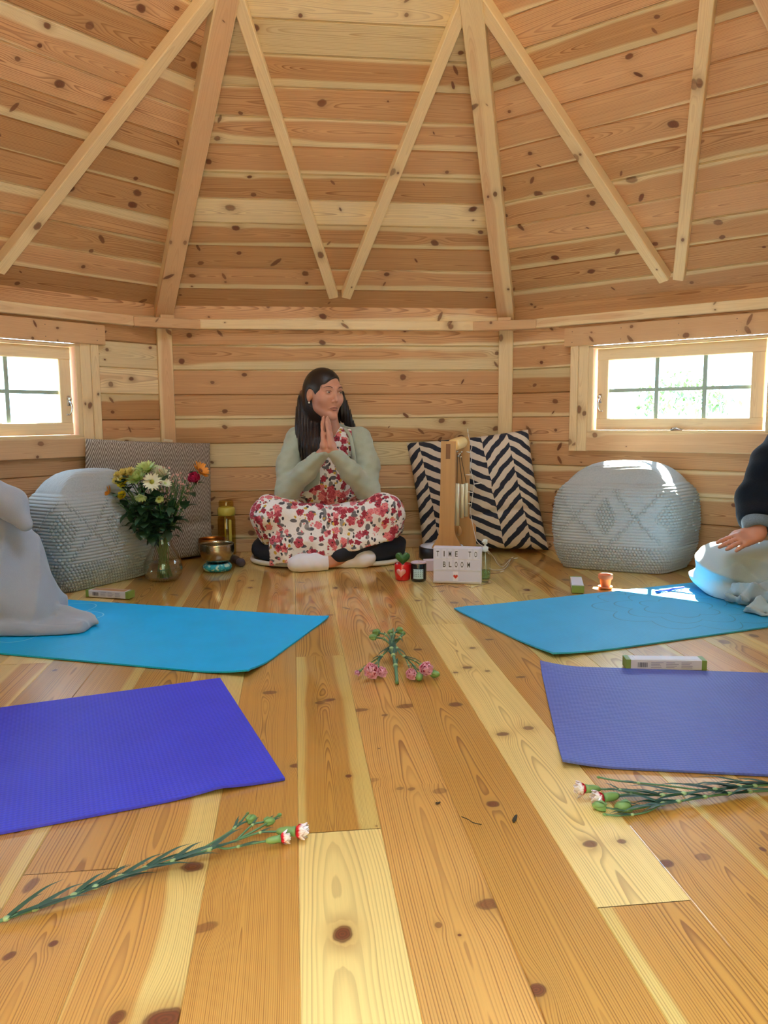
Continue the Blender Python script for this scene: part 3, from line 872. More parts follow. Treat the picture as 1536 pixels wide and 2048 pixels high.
def yoga_mat(name, c0, c1, d, length, mat, label, width=None, curls=(), flat=0.0015, group=None):
    """c0 far and c1 near corner of the visible short end, d: direction of the long side"""
    c0, c1 = np.array(c0, float), np.array(c1, float); w = np.linalg.norm(c1 - c0); e = (c1 - c0) / w
    d = np.array(d, float); d -= e * (d @ e); d /= np.linalg.norm(d)
    nu, nv = 90, 36; th = 0.0045
    us = np.linspace(0, 1, nu) ** 1.3 * length; vs = np.linspace(0, w, nv)
    V, UVs = [], []
    for top in (1, 0):
        for v in vs:
            for u in us:
                p = c0 + d * u + e * v; z = flat
                for (cu, cv, r, hgt) in curls:
                    q = math.hypot(u - cu, v - cv)
                    if q < r: z += hgt * (1 - q / r) ** 2
                V.append((p[0], p[1], z + th * top)); UVs.append((u, v))
    f = grid_faces(nu, nv); n = nu * nv
    F = [q for q in f] + [tuple(i + n for i in q[::-1]) for q in f]
    rim = [i for i in range(nu)] + [j * nu + nu - 1 for j in range(1, nv)] + [(nv - 1) * nu + i for i in range(nu - 2, -1, -1)] + [j * nu for j in range(nv - 2, 0, -1)]
    for a, b_ in zip(rim, rim[1:] + rim[:1]): F.append((b_, a, a + n, b_ + n))
    if np.cross(np.append(d, 0), np.append(e, 0))[2] < 0: F = [q[::-1] for q in F]
    o = mk(name, V, F, mat, smooth=False, uvs=UVs)
    return tag(o, label, 'mat', group)
TEAL = srgb(0, 172, 236); TEAL2 = srgb(52, 166, 220); PURP = srgb(62, 66, 220); NAVYP = srgb(82, 98, 186)
M_TL = mat_material('turquoise_mat', TEAL, .006, ((.35, .66, .82), 1.02, .65), 1.0)
M_TR = mat_material('teal_mat', TEAL2, .007, ((.02, .12, .18), .72, .6), 2.0)
M_PL = mat_material('violet_mat', PURP, .0085, None, 3.0, amt=.5)
M_PR = mat_material('indigo_mat', NAVYP, .0085, None, 4.0, .6, amt=.6)
yoga_mat('yoga_mat', (-.187, 2.546), (-.355, 1.952), (-.754, .22), 1.73, M_TL, 'bright turquoise yoga mat on the left with a grey blanket on it', curls=((0, .61, .16, .016), (0, 0, .1, .004)))
yoga_mat('yoga_mat', (.242, 2.65), (.467, 2.089), (.726, .27), 1.73, M_TR, 'teal blue yoga mat on the right with a sunlit patch and a pen on it', curls=((0, .6, .25, .012), (.05, 0, .12, .004)))
yoga_mat('yoga_mat', (-.425, 1.934), (-.187, 1.369), (-.437, -.186), 1.73, M_PL, 'vivid violet blue ribbed yoga mat in the left foreground', curls=((.12, .61, .12, .008),))
yoga_mat('yoga_mat', (.415, 2.016), (.338, 1.417), (.571, -.075), 1.73, M_PR, 'shiny indigo ribbed yoga mat in the right foreground', curls=((.0, 0, .12, .014), (0, .6, .12, .010)))

# ------------------------------------------------------------------ knitted poufs
M_KNIT, b = newmat('grey_knit')
n = noise(texco('Object'), 160.0, 3.0); n2 = noise(texco('Object'), 14.0, 2.0)
setp(b, 'Base Color', mix(n2, mix(n, srgb(128, 138, 146), srgb(176, 184, 190)), srgb(164, 170, 172))); b.inputs['Roughness'].default_value = .9
bump(b, n, .4, .001)
def pouf(name, front, dirL, dirR, a, b_, H, top, label, puff=.03):
    """front: floor corner nearest the camera; dirL, dirR: unit directions of its two visible sides; a, b_: their lengths"""
    dirL, dirR = np.array(dirL, float), np.array(dirR, float); dirL /= np.linalg.norm(dirL); dirR /= np.linalg.norm(dirR)
    c = np.array(front, float) + dirL * a / 2 + dirR * b_ / 2
    NP, NS, NT = 960, 230, 44
    ex = 5.0; V = []; Fr = []
    th = np.linspace(0, 2 * math.pi, NP, endpoint=False)
    ct, st = np.cos(th), np.sin(th)
    px = np.sign(ct) * np.abs(ct) ** (2 / ex) * a / 2; py = np.sign(st) * np.abs(st) ** (2 / ex) * b_ / 2
    seg = np.hypot(np.diff(np.append(px, px[0])), np.diff(np.append(py, py[0]))); arc = np.concatenate([[0], np.cumsum(seg)]); per = arc[-1]
    tt = np.linspace(0, per, NP, endpoint=False)          # resample evenly
    px = np.interp(tt, arc, np.append(px, px[0])); py = np.interp(tt, arc, np.append(py, py[0]))
    nx = np.gradient(py); ny = -np.gradient(px); nl = np.hypot(nx, ny); nx, ny = nx / nl, ny / nl
    P0 = .0128                                             # rib spacing
    ncol = round(per / (P0 * 1.02)); cw = per / ncol
    rep = per / round(per / .24); arc0 = np.interp(1.5 * math.pi, np.append(th, 2 * math.pi), arc)                          # one lozenge and its zigzag
    for j in range(NS):
        s = j / (NS - 1); z = s * H
        bulge = puff * math.sin(math.pi * min(1, s * .93 + .07)) - .012 * (1 - s) ** 6 * 3
        rnd = -.035 * max(0, (s - .82) / .18) ** 2.2
        row = math.floor(z / P0); fz = z / P0 - row
        rib = math.sin(math.pi * fz) ** .8
        colp = tt / cw + .5 * (row % 2); fc = colp - np.floor(colp)
        rc = (row + .5) * P0; cc = (np.floor(colp) + .5 - .5 * (row % 2)) * cw
        x = np.abs((((cc - arc0) / rep + .5) % 1) - .5) * rep              # distance from the lozenge's axis
        mid = H * .63
        inner = x / .052 + abs(rc - mid) / .088 < 1
        zig = np.abs(x - (rep / 2 - abs(rc - mid) * .86)) < .0085
        low = rc < H * .285
        bob = (inner | zig | low) & (rc < H * .93)
        kn = np.sqrt(np.clip(1 - ((fc - .5) / .48) ** 2 - ((fz - .5) / .5) ** 2, 0, 1))
        disp = np.where(bob, .0095 * kn - .004, .0042 * rib - .003)
        off = bulge + rnd + disp
        V += [(c[0] + dirL[0] * (px[i] + nx[i] * off[i]) + dirR[0] * (py[i] + ny[i] * off[i]), c[1] + dirL[1] * (px[i] + nx[i] * off[i]) + dirR[1] * (py[i] + ny[i] * off[i]), z) for i in range(NP)]
    r1 = -.035 + puff * math.sin(math.pi * 1.0)
    for j in range(1, NT + 1):
        s = j / NT; k = 1 - s
        zz = H + (top - H) * (1 - (1 - s) ** 3.2)
        q = (1 - s)
        X0 = (px + nx * (off if j == 0 else r1)) * q; Y0 = (py + ny * r1) * q
        rip = .0009 * np.sin(2 * math.pi * (Y0 + X0 * .08) / .0125) * min(1, j / 3)
        V += [(c[0] + dirL[0] * X0[i] + dirR[0] * Y0[i], c[1] + dirL[1] * X0[i] + dirR[1] * Y0[i], zz + rip[i]) for i in range(NP)]
    n = NS + NT
    F = np.array(grid_faces(NP, n, wrap=True))
    V = np.array(V)
    A = V[F]; nz = np.cross(A[:, 1] - A[:, 0], A[:, 2] - A[:, 0]); ctr = A.mean(1) - np.array([c[0], c[1], H / 2])
    if (nz * ctr).sum() < 0: F = F[:, ::-1]
    o = fmesh(name, V, F, M_KNIT)
    return tag(o, label, 'pouf', None)
pouf('pouf', (-1.215, 2.91), (.50, .866), (-.866, .50), .47, .265, .385, .47, 'grey knitted bobble pouf behind the blanket and the flower vase', .02)
pouf('pouf', (1.175, 3.19), (-.90, .43), (.72, .69), .49, .325, .385, .475, 'grey knitted bobble pouf with a sunlit top under the right window', .02)

# ------------------------------------------------------------------ cushions
def pillow(name, BLc, BRc, TLc, TRc, T, mat, label=None, cat='cushion', parent=None, crease=None, nu=60, pinch=.07, flare=.0, tilt=None, sq=.30):
    """a stuffed square between four corners"""
    BLc, BRc, TLc, TRc = [np.asarray(x, float) for x in (BLc, BRc, TLc, TRc)]
    A = BRc - BLc + TRc - TLc; up = TLc - BLc + TRc - BRc; N = np.cross(A, up); N /= np.linalg.norm(N)
    V, UVs = [], []
    for side in (1, -1):
        for j in range(nu):
            for i in range(nu):
                u, v = i / (nu - 1) * 2 - 1, j / (nu - 1) * 2 - 1
                edge = ((1 - u * u) * (1 - v * v))
                t = max(edge, 0) ** sq * T / 2
                x = u * (1 - pinch * (1 - v * v) * .6 * abs(u) ** 3); y = v * (1 - pinch * (1 - u * u) * .6 * abs(v) ** 3)
                t += .004 * math.sin(7 * u + 3 * v) * edge + .003 * math.sin(11 * v - 4 * u) * edge
                if crease:
                    for cy, am, wd in crease: t -= am * math.exp(-((y - cy - .06 * math.sin(2.2 * u)) / wd) ** 2) * edge ** .3
                s_, r_ = (x + 1) / 2, (y + 1) / 2
                p = (BLc * (1 - s_) + BRc * s_) * (1 - r_) + (TLc * (1 - s_) + TRc * s_) * r_ + N * (side * t)
                V.append(p); UVs.append(((u + 1) / 2, (v + 1) / 2))
    f = grid_faces(nu, nu); n = nu * nu
    F = list(f) + [tuple(i + n for i in q[::-1]) for q in f]
    o = mk(name, V, F, mat, parent, True, UVs)
    if label: tag(o, label, cat)
    return o
def chevron_mat(name, c1, c2, nx, ny, amp, rough=.9):
    m, b = newmat(name)
    u, v, _ = sep(texco('UV'))
    w = u + (noise(vec(u * 3.0, v * 3.0, 0.0), 1.0, 2.0) - .5) * .03
    zz = xabs(xfrac(w * nx) - .5) * amp
    k = xfrac((v + zz + (noise(vec(u * 4.0, v * 4.0, 5.0), 1.0, 1.0) - .5) * .012) * ny)
    st = sstep(.50, .62, k) * (1.0 - sstep(.90, 1.0, k))
    n = noise(vec(u * 260.0, v * 260.0, 1.0), 1.0, 2.0)
    setp(b, 'Base Color', mix(n, mix(st, c1, c2), mix(st, tuple(x * .75 for x in c1), tuple(x * .8 for x in c2)))); b.inputs['Roughness'].default_value = rough
    bump(b, n + st * .6, .35, .0015)
    return m
M_CHEV = chevron_mat('taupe_chevron_weave', srgb(112, 98, 88), srgb(186, 178, 168), 11.0, 25.0, .26)
e = np.array([.5, .375, 0]); 
root = thing('chevron_cushion', 'taupe and cream chevron cushion leaning in the back left corner', 'cushion', (-1.10, 3.60, 0))
BLp, BRp = np.array([-1.345, 3.385, .005]), np.array([-.846, 3.765, .005])
pillow('cover', BLp, BRp, at(171, 877, 3.44), at(420, 886, 3.79), .12, M_CHEV, parent=root, crease=((-.45, .012, .07),), pinch=.03, sq=.26)
tp = at(336, 881, 3.64)
from_bm('care_tag', box_bm(tp, (.045, .003, .012), Matrix.Rotation(.6, 3, 'Z') @ Matrix.Rotation(.15, 3, 'Y'), .0008), plain('tag_card', srgb(205, 190, 160), .7), root)

M_ZEB, b = newmat('navy_brushstroke_cotton')
u, v, _ = sep(texco('UV'))
uu = u + (noise(vec(u * 5.0, v * 7.0, 1.0), 1.0, 2.0) - .5) * .035 + (0.5 - v) * -.05
# piecewise chevron: strokes rise, fall, rise and fall across four columns
cr = [(-.08, .0), (.125, .20), (.63, -.065), (.845, .145), (1.05, -.03)]
zz = None
for (x0, y0), (x1, y1) in zip(cr, cr[1:]):
    inside = xgt(uu, x0) * (1.0 - xgt(uu, x1))
    seg_ = inside * ((uu - x0) * ((y1 - y0) / (x1 - x0)) + y0)
    zz = seg_ if zz is None else zz + seg_
colid = xgt(uu, .125) * .37 + xgt(uu, .63) * .41 + xgt(uu, .845) * .33
k = xfrac((v - zz) * 9.2 + colid + (noise(vec(u * 6.0, v * 8.0, 3.0), 1.0, 3.0) - .5) * .62)
st = sstep(.46, .50, k) * (1.0 - sstep(.93, .97, k))
gap = sstep(.004, .012, xabs(uu - .63)) * sstep(.003, .008, xabs(uu - .845))
n = noise(vec(u * 300.0, v * 300.0, 1.0), 1.0, 2.0)
setp(b, 'Base Color', mix(st, mix(n, srgb(190, 176, 160), srgb(214, 202, 186)), mix(n, srgb(16, 20, 36), srgb(28, 34, 54)))); b.inputs['Roughness'].default_value = .9
bump(b, n, .3, .001)
pillow('brushstroke_cushion', (.195, 3.84, .008), (.815, 3.80, .012), at(813, 886, 3.90), at(1056, 859, 3.85), .17, M_ZEB, 'large cream cushion with navy brushstroke chevrons against the back wall', crease=((-.36, .014, .06),), pinch=.05)

# ------------------------------------------------------------------ floor cushions under the seated woman
M_NAVY = plain('navy_fabric', srgb(18, 24, 42), .9, var=.2)
M_WPIPE = plain('white_piping', srgb(214, 210, 204), .8)
def round_cushion(name, c, rx, ry, z0, h, mat, label, pipe=None):
    root = thing(name, label, 'cushion', (c[0], c[1], z0))
    V = []; nu, nv = 72, 20
    for j in range(nv):
        a = -math.pi / 2 + math.pi * j / (nv - 1)
        q = (abs(math.cos(a)) ** .45); zz = z0 + h / 2 + math.copysign(abs(math.sin(a)) ** .75, math.sin(a)) * h / 2
        for i in range(nu):
            t = 2 * math.pi * i / nu; w = 1 + .012 * math.sin(9 * t + j * .6)
            ct, st_ = math.cos(t), math.sin(t)
            V.append((c[0] + math.copysign(abs(ct) ** .75, ct) * rx * q * w, c[1] + math.copysign(abs(st_) ** .75, st_) * ry * q * w, zz))
    mk('cover', V, grid_faces(nu, nv, True), mat, root)
    if pipe:
        pts = []
        for i in range(nu + 1):
            t = 2 * math.pi * i / nu; ct, st_ = math.cos(t), math.sin(t)
            pts.append((c[0] + math.copysign(abs(ct) ** .75, ct) * rx * .985, c[1] + math.copysign(abs(st_) ** .75, st_) * ry * .985, z0 + .014))
        mk('piping', *tube(pts, .011, 8), pipe, root)
    return root
round_cushion('floor_cushion', (-.262, 3.665), .368, .235, .0, .125, M_NAVY, 'navy floor cushion with white edge under the seated woman', M_WPIPE)
M_CHEV2 = chevron_mat('small_taupe_chevron', srgb(104, 92, 84), srgb(186, 176, 162), 9.0, 16.0, .4)
M_CHEV3, b = newmat('chevron_seat_pad')
ox, oy, oz = sep(texco('Object'))
zz = xabs(xfrac(ox * 16.0) - .5) * .05; k = xfrac((oz + oy * .4 + zz) * 75.0)
setp(b, 'Base Color', mix(sstep(.5, .6, k), srgb(100, 88, 80), srgb(188, 178, 164))); b.inputs['Roughness'].default_value = .9
round_cushion('seat_cushion', (-.255, 3.668), .352, .222, .118, .058, M_CHEV3, 'thin taupe chevron seat pad between the woman and the navy cushion')
# ------------------------------------------------------------------ people
M_SKIN, b = newmat('skin')
n = noise(texco('Object'), 40.0, 3.0); n2 = noise(texco('Object'), 9.0, 2.0)
setp(b, 'Base Color', mix(n2, mix(n, srgb(180, 128, 104), srgb(196, 146, 122)), srgb(186, 130, 108))); b.inputs['Roughness'].default_value = .5
b.inputs['Subsurface Weight'].default_value = .12; b.inputs['Subsurface Radius'].default_value = (.012, .005, .003); b.inputs['Subsurface Scale'].default_value = .5
M_LIP = plain('lips', srgb(158, 98, 86), .45)
M_EYE = plain('eye_white', srgb(176, 164, 158), .3); M_IRIS = plain('dark_iris', srgb(44, 28, 20), .2); M_NAIL = plain('nails', srgb(214, 150, 132), .3)
M_HAIR, b = newmat('dark_brown_hair')
ox, oy, oz = sep(texco('Object'))
n = noise(vec(ox * 260.0, oy * 260.0, oz * 9.0), 1.0, 3.0)
setp(b, 'Base Color', mix(n, srgb(14, 10, 11), srgb(38, 26, 24))); b.inputs['Roughness'].default_value = .42; b.inputs['Specular IOR Level'].default_value = .35
bump(b, n, .5, .002)
M_BROW = plain('eyebrow_hair', srgb(46, 30, 26), .8)
M_SOCK = plain('white_sock', srgb(226, 226, 236), .85, var=.04)
M_LEG = plain('navy_leggings', srgb(20, 24, 40), .85, var=.2)
def knit_cloth(name, c1, c2, s=340.0):
    m, b = newmat(name)
    n = noise(texco('Object'), s, 2.0); n2 = noise(texco('Object'), 12.0, 3.0)
    setp(b, 'Base Color', mix(n2, mix(n, c1, c2), c1)); b.inputs['Roughness'].default_value = .88
    b.inputs['Sheen Weight'].default_value = .25
    bump(b, n, .25, .001)
    return m
M_CARDI = knit_cloth('sage_green_knit', srgb(150, 158, 142), srgb(172, 180, 164))
def floral():
    m, b = newmat('floral_print')
    p0 = texco('Object')
    wob = noise(p0, 26.0, 2.0, out=1)
    wo = X.nt.nodes.new('ShaderNodeVectorMath'); wo.operation = 'MULTIPLY_ADD'; X.nt.links.new(wob.s, wo.inputs[0]); wo.inputs[1].default_value = (.016,) * 3; X.nt.links.new(p0.s, wo.inputs[2])
    p = X(wo.outputs[0])
    fine = noise(p0, 190.0, 3.0)
    col = mix(fine, srgb(222, 216, 214), srgb(244, 242, 240))
    def cells(scale, off, sx=1.0, sz=1.0):
        q = vadd(vscale(p, sx, 1.0, sz), vec(off, off * 1.7, off * .6))
        d, c, pos = voro(q, scale)
        r, g, bb = sep(c); return d, r, g, bb, q, pos
    # grey leaves, long one way and then the other
    for (scale, off, sx, sz, lo, c1, c2) in ((20.0, 3.1, 1.8, 1.0, .36, srgb(86, 84, 92), srgb(150, 146, 144)), (21.0, 8.3, 1.0, 1.9, .40, srgb(112, 110, 112), srgb(66, 64, 76)), (38.0, 5.7, 1.4, 1.0, .66, srgb(30, 30, 44), srgb(44, 40, 52))):
        d, r, g, bb, q, pos = cells(scale, off, sx, sz)
        k = (1.0 - sstep(.30, .36, d)) * xgt(r, lo)
        col = mix(k, col, mix(g, c1, c2))
    # yellow sprigs
    d, r, g, bb, q, pos = cells(46.0, 1.3)
    k = (1.0 - sstep(.30, .38, d)) * xgt(r, .78); col = mix(k, col, mix(fine, srgb(176, 132, 30), srgb(212, 176, 70)))
    # blossoms: petals round a dark heart
    for (scale, off, lo, c1, c2) in ((22.0, .4, .56, srgb(150, 28, 54), srgb(214, 116, 132)), (27.0, 6.2, .58, srgb(206, 92, 108), srgb(226, 164, 158)), (31.0, 11.2, .66, srgb(126, 18, 44), srgb(184, 52, 74))):
        d, r, g, bb, q, pos = cells(scale, off)
        dv = X.nt.nodes.new('ShaderNodeVectorMath'); dv.operation = 'SUBTRACT'; X.nt.links.new(vscale(q, scale, scale, scale).s, dv.inputs[0]); X.nt.links.new(vscale(pos, scale, scale, scale).s, dv.inputs[1])
        dx, dy, dz = sep(X(dv.outputs[0]))
        th = X.m('ARCTAN2', dz, dx + dy * .5)
        pet = xabs(xsin(th * 2.5 + r * 9.0))
        k = (1.0 - sstep(.36 + pet * .16 - .04, .40 + pet * .16, d)) * xgt(r, lo)
        stripes = sstep(.25, .6, noise(vec(th * 3.0, d * 6.0, g * 20.0), 1.3, 2.0))
        col = mix(k, col, mix(stripes, c2, c1))
        core = (1.0 - sstep(.07, .12, d)) * xgt(r, lo); col = mix(core, col, srgb(60, 18, 30))
    setp(b, 'Base Color', col); b.inputs['Roughness'].default_value = .8
    bump(b, fine, .1, .001)
    return m
M_FLORAL = floral()

def hand_frame(wrist, tip, thumbdir):
    a = np.asarray(tip, float) - wrist; a /= np.linalg.norm(a)
    b_ = np.asarray(thumbdir, float); b_ = b_ - a * (a @ b_); b_ /= np.linalg.norm(b_)
    return a, b_, np.cross(a, b_)
def hand_sdf(P, W_, a, b_, nrm, S=1.0, curl=0.0, spread=1.0, thumb=((.030, .034, -.002), (.062, .047, -.006), (.088, .043, -.008))):
    """W_: wrist; a: towards the fingers; b_: towards the thumb; nrm: out of the back of the hand"""
    R = np.stack([a, b_, nrm])
    q = (P - W_) @ R.T / S
    d = rbox(q, (.050, 0, 0), (.046, .037, .0125), .012)
    d = smin(d, cone(q, (-.006, .0, 0), (.02, 0, 0), .022, .026), .02)
    d = smin(d, ell(q, (.038, .028, -.006), (.032, .016, .014)), .012)
    # little, ring, middle, index: knuckle offset, length, radius
    for y, L, r, x0 in ((-.029, .056, .0072, .086), (-.0098, .070, .0080, .092), (.0098, .077, .0082, .094), (.029, .069, .0080, .090)):
        pts = []; ang = 0.0; x, z = x0 - .012, .001
        pts.append((x, y, z))
        for i, f in enumerate((.012 / L + .42, .32, .26)):
            x += L * f * math.cos(ang); z -= L * f * math.sin(ang)
            pts.append((x, y + (y * .12 * spread) * (i + 1) / 3, z)); ang += curl * (.5 + .35 * i)
        e = chain(q, pts, (r * 1.12, r * 1.06, r, r * .82))
        for k in (1, 2): e = smin(e, sphere(q, pts[k], r * 1.12), .003)
        d = smin(d, e, .0035)
    d = smin(d, chain(q, thumb, (.013, .0105, .0078)), .007)
    return d * S

def head_local(P, Cn, Fd, Up=(0, 0, 1)):
    F = np.asarray(Fd, float); F /= np.linalg.norm(F); U = np.asarray(Up, float); U = U - F * (U @ F); U /= np.linalg.norm(U)
    Xa = np.cross(F, U)          # towards the person's right
    return (P - Cn) @ np.stack([Xa, F, U]).T
def head_sdf(q):
    """q: x to the person's right, y forwards, z up; metres, centre at ear height"""
    ax = np.abs(q[:, 0]); s = np.stack([ax, q[:, 1], q[:, 2]], -1)
    d = ell(q, (0, -.014, .030), (.073, .092, .083))
    d = smin(d, ell(q, (0, .030, -.022), (.060, .064, .084)), .03)
    d = smin(d, cone(s, (.038, .004, -.058), (.010, .071, -.097), .019, .015), .026)
    d = smin(d, sphere(q, (0, .076, -.098), .017), .018)
    d = smin(d, sphere(s, (.034, .058, -.020), .028), .022)
    d = smin(d, cone(s, (.010, .088, .030), (.046, .066, .030), .010, .010), .014)
    d = smax(d, -sphere(s, (.0315, .104, .010), .0165), .014)
    d = smin(d, sphere(s, (.0315, .0795, .009), .0125), .002)
    d = smin(d, cone(s, (.019, .0905, .0165), (.045, .078, .0155), .0035, .0035), .003)           # upper lid
    d = smin(d, cone(s, (.021, .0885, .0015), (.043, .079, .002), .003, .003), .003)
    d = smin(d, cone(q, (0, .090, .016), (0, .108, -.026), .0058, .0082), .010)
    d = smin(d, sphere(s, (.0090, .097, -.031), .0060), .006)
    d = smin(d, cone(s, (0, .0920, -.0585), (.024, .0815, -.0635), .0040, .0020), .004)
    d = smin(d, cone(s, (0, .0912, -.0685), (.021, .0820, -.066), .0044, .0022), .004)
    d = smax(d, -cone(s, (0, .1015, -.0635), (.022, .089, -.0640), .0022, .0012), .002)
    e = ell(s, (.0745, -.008, -.004), (.009, .019, .032)); e = smax(e, -ell(s, (.083, -.004, .002), (.006, .010, .018)), .004)
    d = smin(d, e, .008)
    return d
def head_mats(q):
    """material index per point: 0 skin, 1 lips, 2 eye white, 3 iris"""
    ax = np.abs(q[:, 0]); s = np.stack([ax, q[:, 1], q[:, 2]], -1)
    m = np.zeros(len(q), int)
    lip = np.minimum(cone(s, (0, .0920, -.0585), (.022, .0815, -.0635), .0042, .0022), cone(s, (0, .0912, -.0685), (.019, .0820, -.066), .0046, .0024))
    eye = sphere(s, (.0315, .0795, .009), .0125)
    vis = (np.abs(eye) < .0014) & (q[:, 1] > .082) & (np.abs(q[:, 2] - .0082) < .0042 - 22 * (ax - .0315) ** 2) & (ax > .020) & (ax < .0425)
    return m, vis, ax

# ---------------- the seated woman
HC = at(648, 789, 3.60)
FD = np.array([math.sin(math.radians(36)), -math.cos(math.radians(36)), -.03])
UPH = np.array([.03, .0, 1.0])
SHL, SHR = at(590, 876, 3.66), at(724, 876, 3.66)              # left and right in the picture
ELL, ELR = at(574, 985, 3.55), at(736, 985, 3.55)
WRL, WRR = at(650, 900, 3.405), at(664, 900, 3.405)
TIPL, TIPR = at(647, 838, 3.425), at(654, 838, 3.425)
NECK0, NECK1 = at(660, 868, 3.655), at(652, 820, 3.625)
HIP = at(656, 1035, 3.72); CHEST = at(657, 915, 3.70)
KNL, KNR = at(541, 1028, 3.50), at(770, 1026, 3.50)
HPL, HPR = at(620, 1032, 3.70), at(692, 1032, 3.70)
FTL0, FTL1 = at(655, 1124, 3.40), at(590, 1128, 3.36)           # ankle and toes, foot at the left of the picture
FTR0, FTR1 = at(672, 1124, 3.47), at(737, 1116, 3.45)
aL, bL, nL = hand_frame(WRL, TIPL, (.18, .95, -.05))
aR, bR, nR = hand_frame(WRR, TIPR, (.18, .95, -.05))
if nL[0] > 0: nL = -nL
if nR[0] < 0: nR = -nR
def seat_clear(P, d):
    ins = ((P[:, 0] + .262) / .335) ** 2 + ((P[:, 1] - 3.675) / .215) ** 2
    return np.where(ins < 1.0, np.maximum(d, .174 - P[:, 2]), d)
def woman_body(P):
    q = head_local(P, HC, FD, UPH)
    d = head_sdf(q)
    d = smin(d, chain(P, (NECK0 + np.array([0, .02, -.03]), NECK1, HC + np.array([0, .015, -.03])), (.055, .047, .05)), .02)
    d = smin(d, ell(P, CHEST + np.array([0, .0, .0]), (.125, .085, .17)), .03)
    d = smin(d, cone(P, SHL + np.array([.03, 0, -.01]), SHR + np.array([-.03, 0, -.01]), .036, .036), .04)
    d = smin(d, cone(P, CHEST, HIP, .095, .125), .05)
    for S_, E_, W_ in ((SHL, ELL, WRL), (SHR, ELR, WRR)):
        d = smin(d, chain(P, (S_, E_, W_), (.034, .030, .023)), .015)
    for H_, K_, A_, T_ in ((HPL, KNL, FTR0, FTR1), (HPR, KNR, FTL0, FTL1)):
        d = smin(d, chain(P, (H_, K_ + np.array([0, .03, -.03]), K_ * .45 + A_ * .55 + np.array([0, .03, -.05]), A_), (.078, .05, .042, .031)), .02)
        d = smin(d, cone(P, A_, T_, .033, .024), .012)
    d = smin(d, np.minimum(hand_sdf(P, WRL, aL, bL, nL, .86), hand_sdf(P, WRR, aR, bR, nR, .86)), .0015)
    return seat_clear(P, d)
v_, f_ = surfnet(woman_body, (-.66, 3.26, .01), (.14, 3.86, .92), .0034, smooth=1)
fc = v_[f_].mean(1); ql = head_local(fc, HC, FD, UPH); mi, vis, ax = head_mats(ql)
gaze = np.array([.004, 0, 0])
ctr_ = np.stack([np.sign(ql[:, 0]) * .0315 - .0035, np.full(len(ql), .0915), np.full(len(ql), .0085)], -1)
woman = fmesh('person', v_, f_, [M_SKIN, M_LIP, M_EYE, M_IRIS], None, mi)
tag(woman, 'woman in a floral dress and sage cardigan sitting cross-legged, palms pressed together', 'person')
def hloc(x, y, z):
    F = FD / np.linalg.norm(FD); U = UPH - F * (UPH @ F); U /= np.linalg.norm(U); Xa = np.cross(F, U)
    return HC + Xa * x + F * y + U * z
for sx in (-1, 1):
    pts = [hloc(sx * .016, .0975, .0285), hloc(sx * .026, .0970, .0335), hloc(sx * .038, .0895, .0345), hloc(sx * .050, .0765, .0290)]
    mk('eyebrow', *tube(spline(pts, 5), [.0014] * 4 + [.0018] * 5 + [.0014] * 4 + [.0008] * 3, 8), M_BROW, woman)
    pts = [hloc(sx * .0195, .0935, .0130), hloc(sx * .0315, .0950, .0172), hloc(sx * .044, .0835, .0135)]
    mk('eyelashes', *tube(spline(pts, 5), [.0010] * 11, 6), M_BROW, woman)
M_EYEB, b = newmat('eye')
eu, ev, _ = sep(texco('UV')); dd_ = xsqrt((eu - .44) * (eu - .44) * 5.5 + (ev - .52) * (ev - .52))
setp(b, 'Base Color', mix(sstep(.50, .58, dd_), mix(sstep(.20, .28, dd_), (.003, .002, .002), srgb(50, 32, 24)), srgb(178, 166, 160))); b.inputs['Roughness'].default_value = .4; b.inputs['Specular IOR Level'].default_value = .2
def face_parts(hl, root):
    for sx in (-1, 1):
        V, T = [], []; nu, nv = 15, 7
        for j in range(nv):
            for i in range(nu):
                x = (i / (nu - 1) - .5) * .0205; hz = .0044 * (1 - (x / .01035) ** 2) ** .75
                z = (j / (nv - 1) - .5) * 2 * hz * (1.0 if j > nv / 2 else .8); y = math.sqrt(max(1e-9, .0133 ** 2 - x * x - z * z))
                V.append(hl(sx * .0315 + x, .0795 + y, .0088 + z)); T.append((i / (nu - 1), j / (nv - 1)))
        mk('eye', V, grid_faces(nu, nv), M_EYEB, root, True, T)
    up = [hl(-.0225, .0835, -.0628), hl(-.011, .0935, -.0588), hl(-.004, .0965, -.0572), hl(0, .0968, -.0582), hl(.004, .0965, -.0572), hl(.011, .0935, -.0588), hl(.0225, .0835, -.0628)]
    P_ = spline(up, 4); n = len(P_); mk('lip', *tube(P_, [.0006 + .0026 * math.sin(math.pi * i / (n - 1)) ** .8 for i in range(n)], 8), M_LIP, root)
    lo = [hl(-.0205, .0835, -.0640), hl(-.010, .0928, -.0672), hl(0, .0955, -.0684), hl(.010, .0928, -.0672), hl(.0205, .0835, -.0640)]
    P_ = spline(lo, 5); n = len(P_); mk('lip', *tube(P_, [.0006 + .0034 * math.sin(math.pi * i / (n - 1)) ** .9 for i in range(n)], 8), M_LIP, root)
face_parts(hloc, woman)
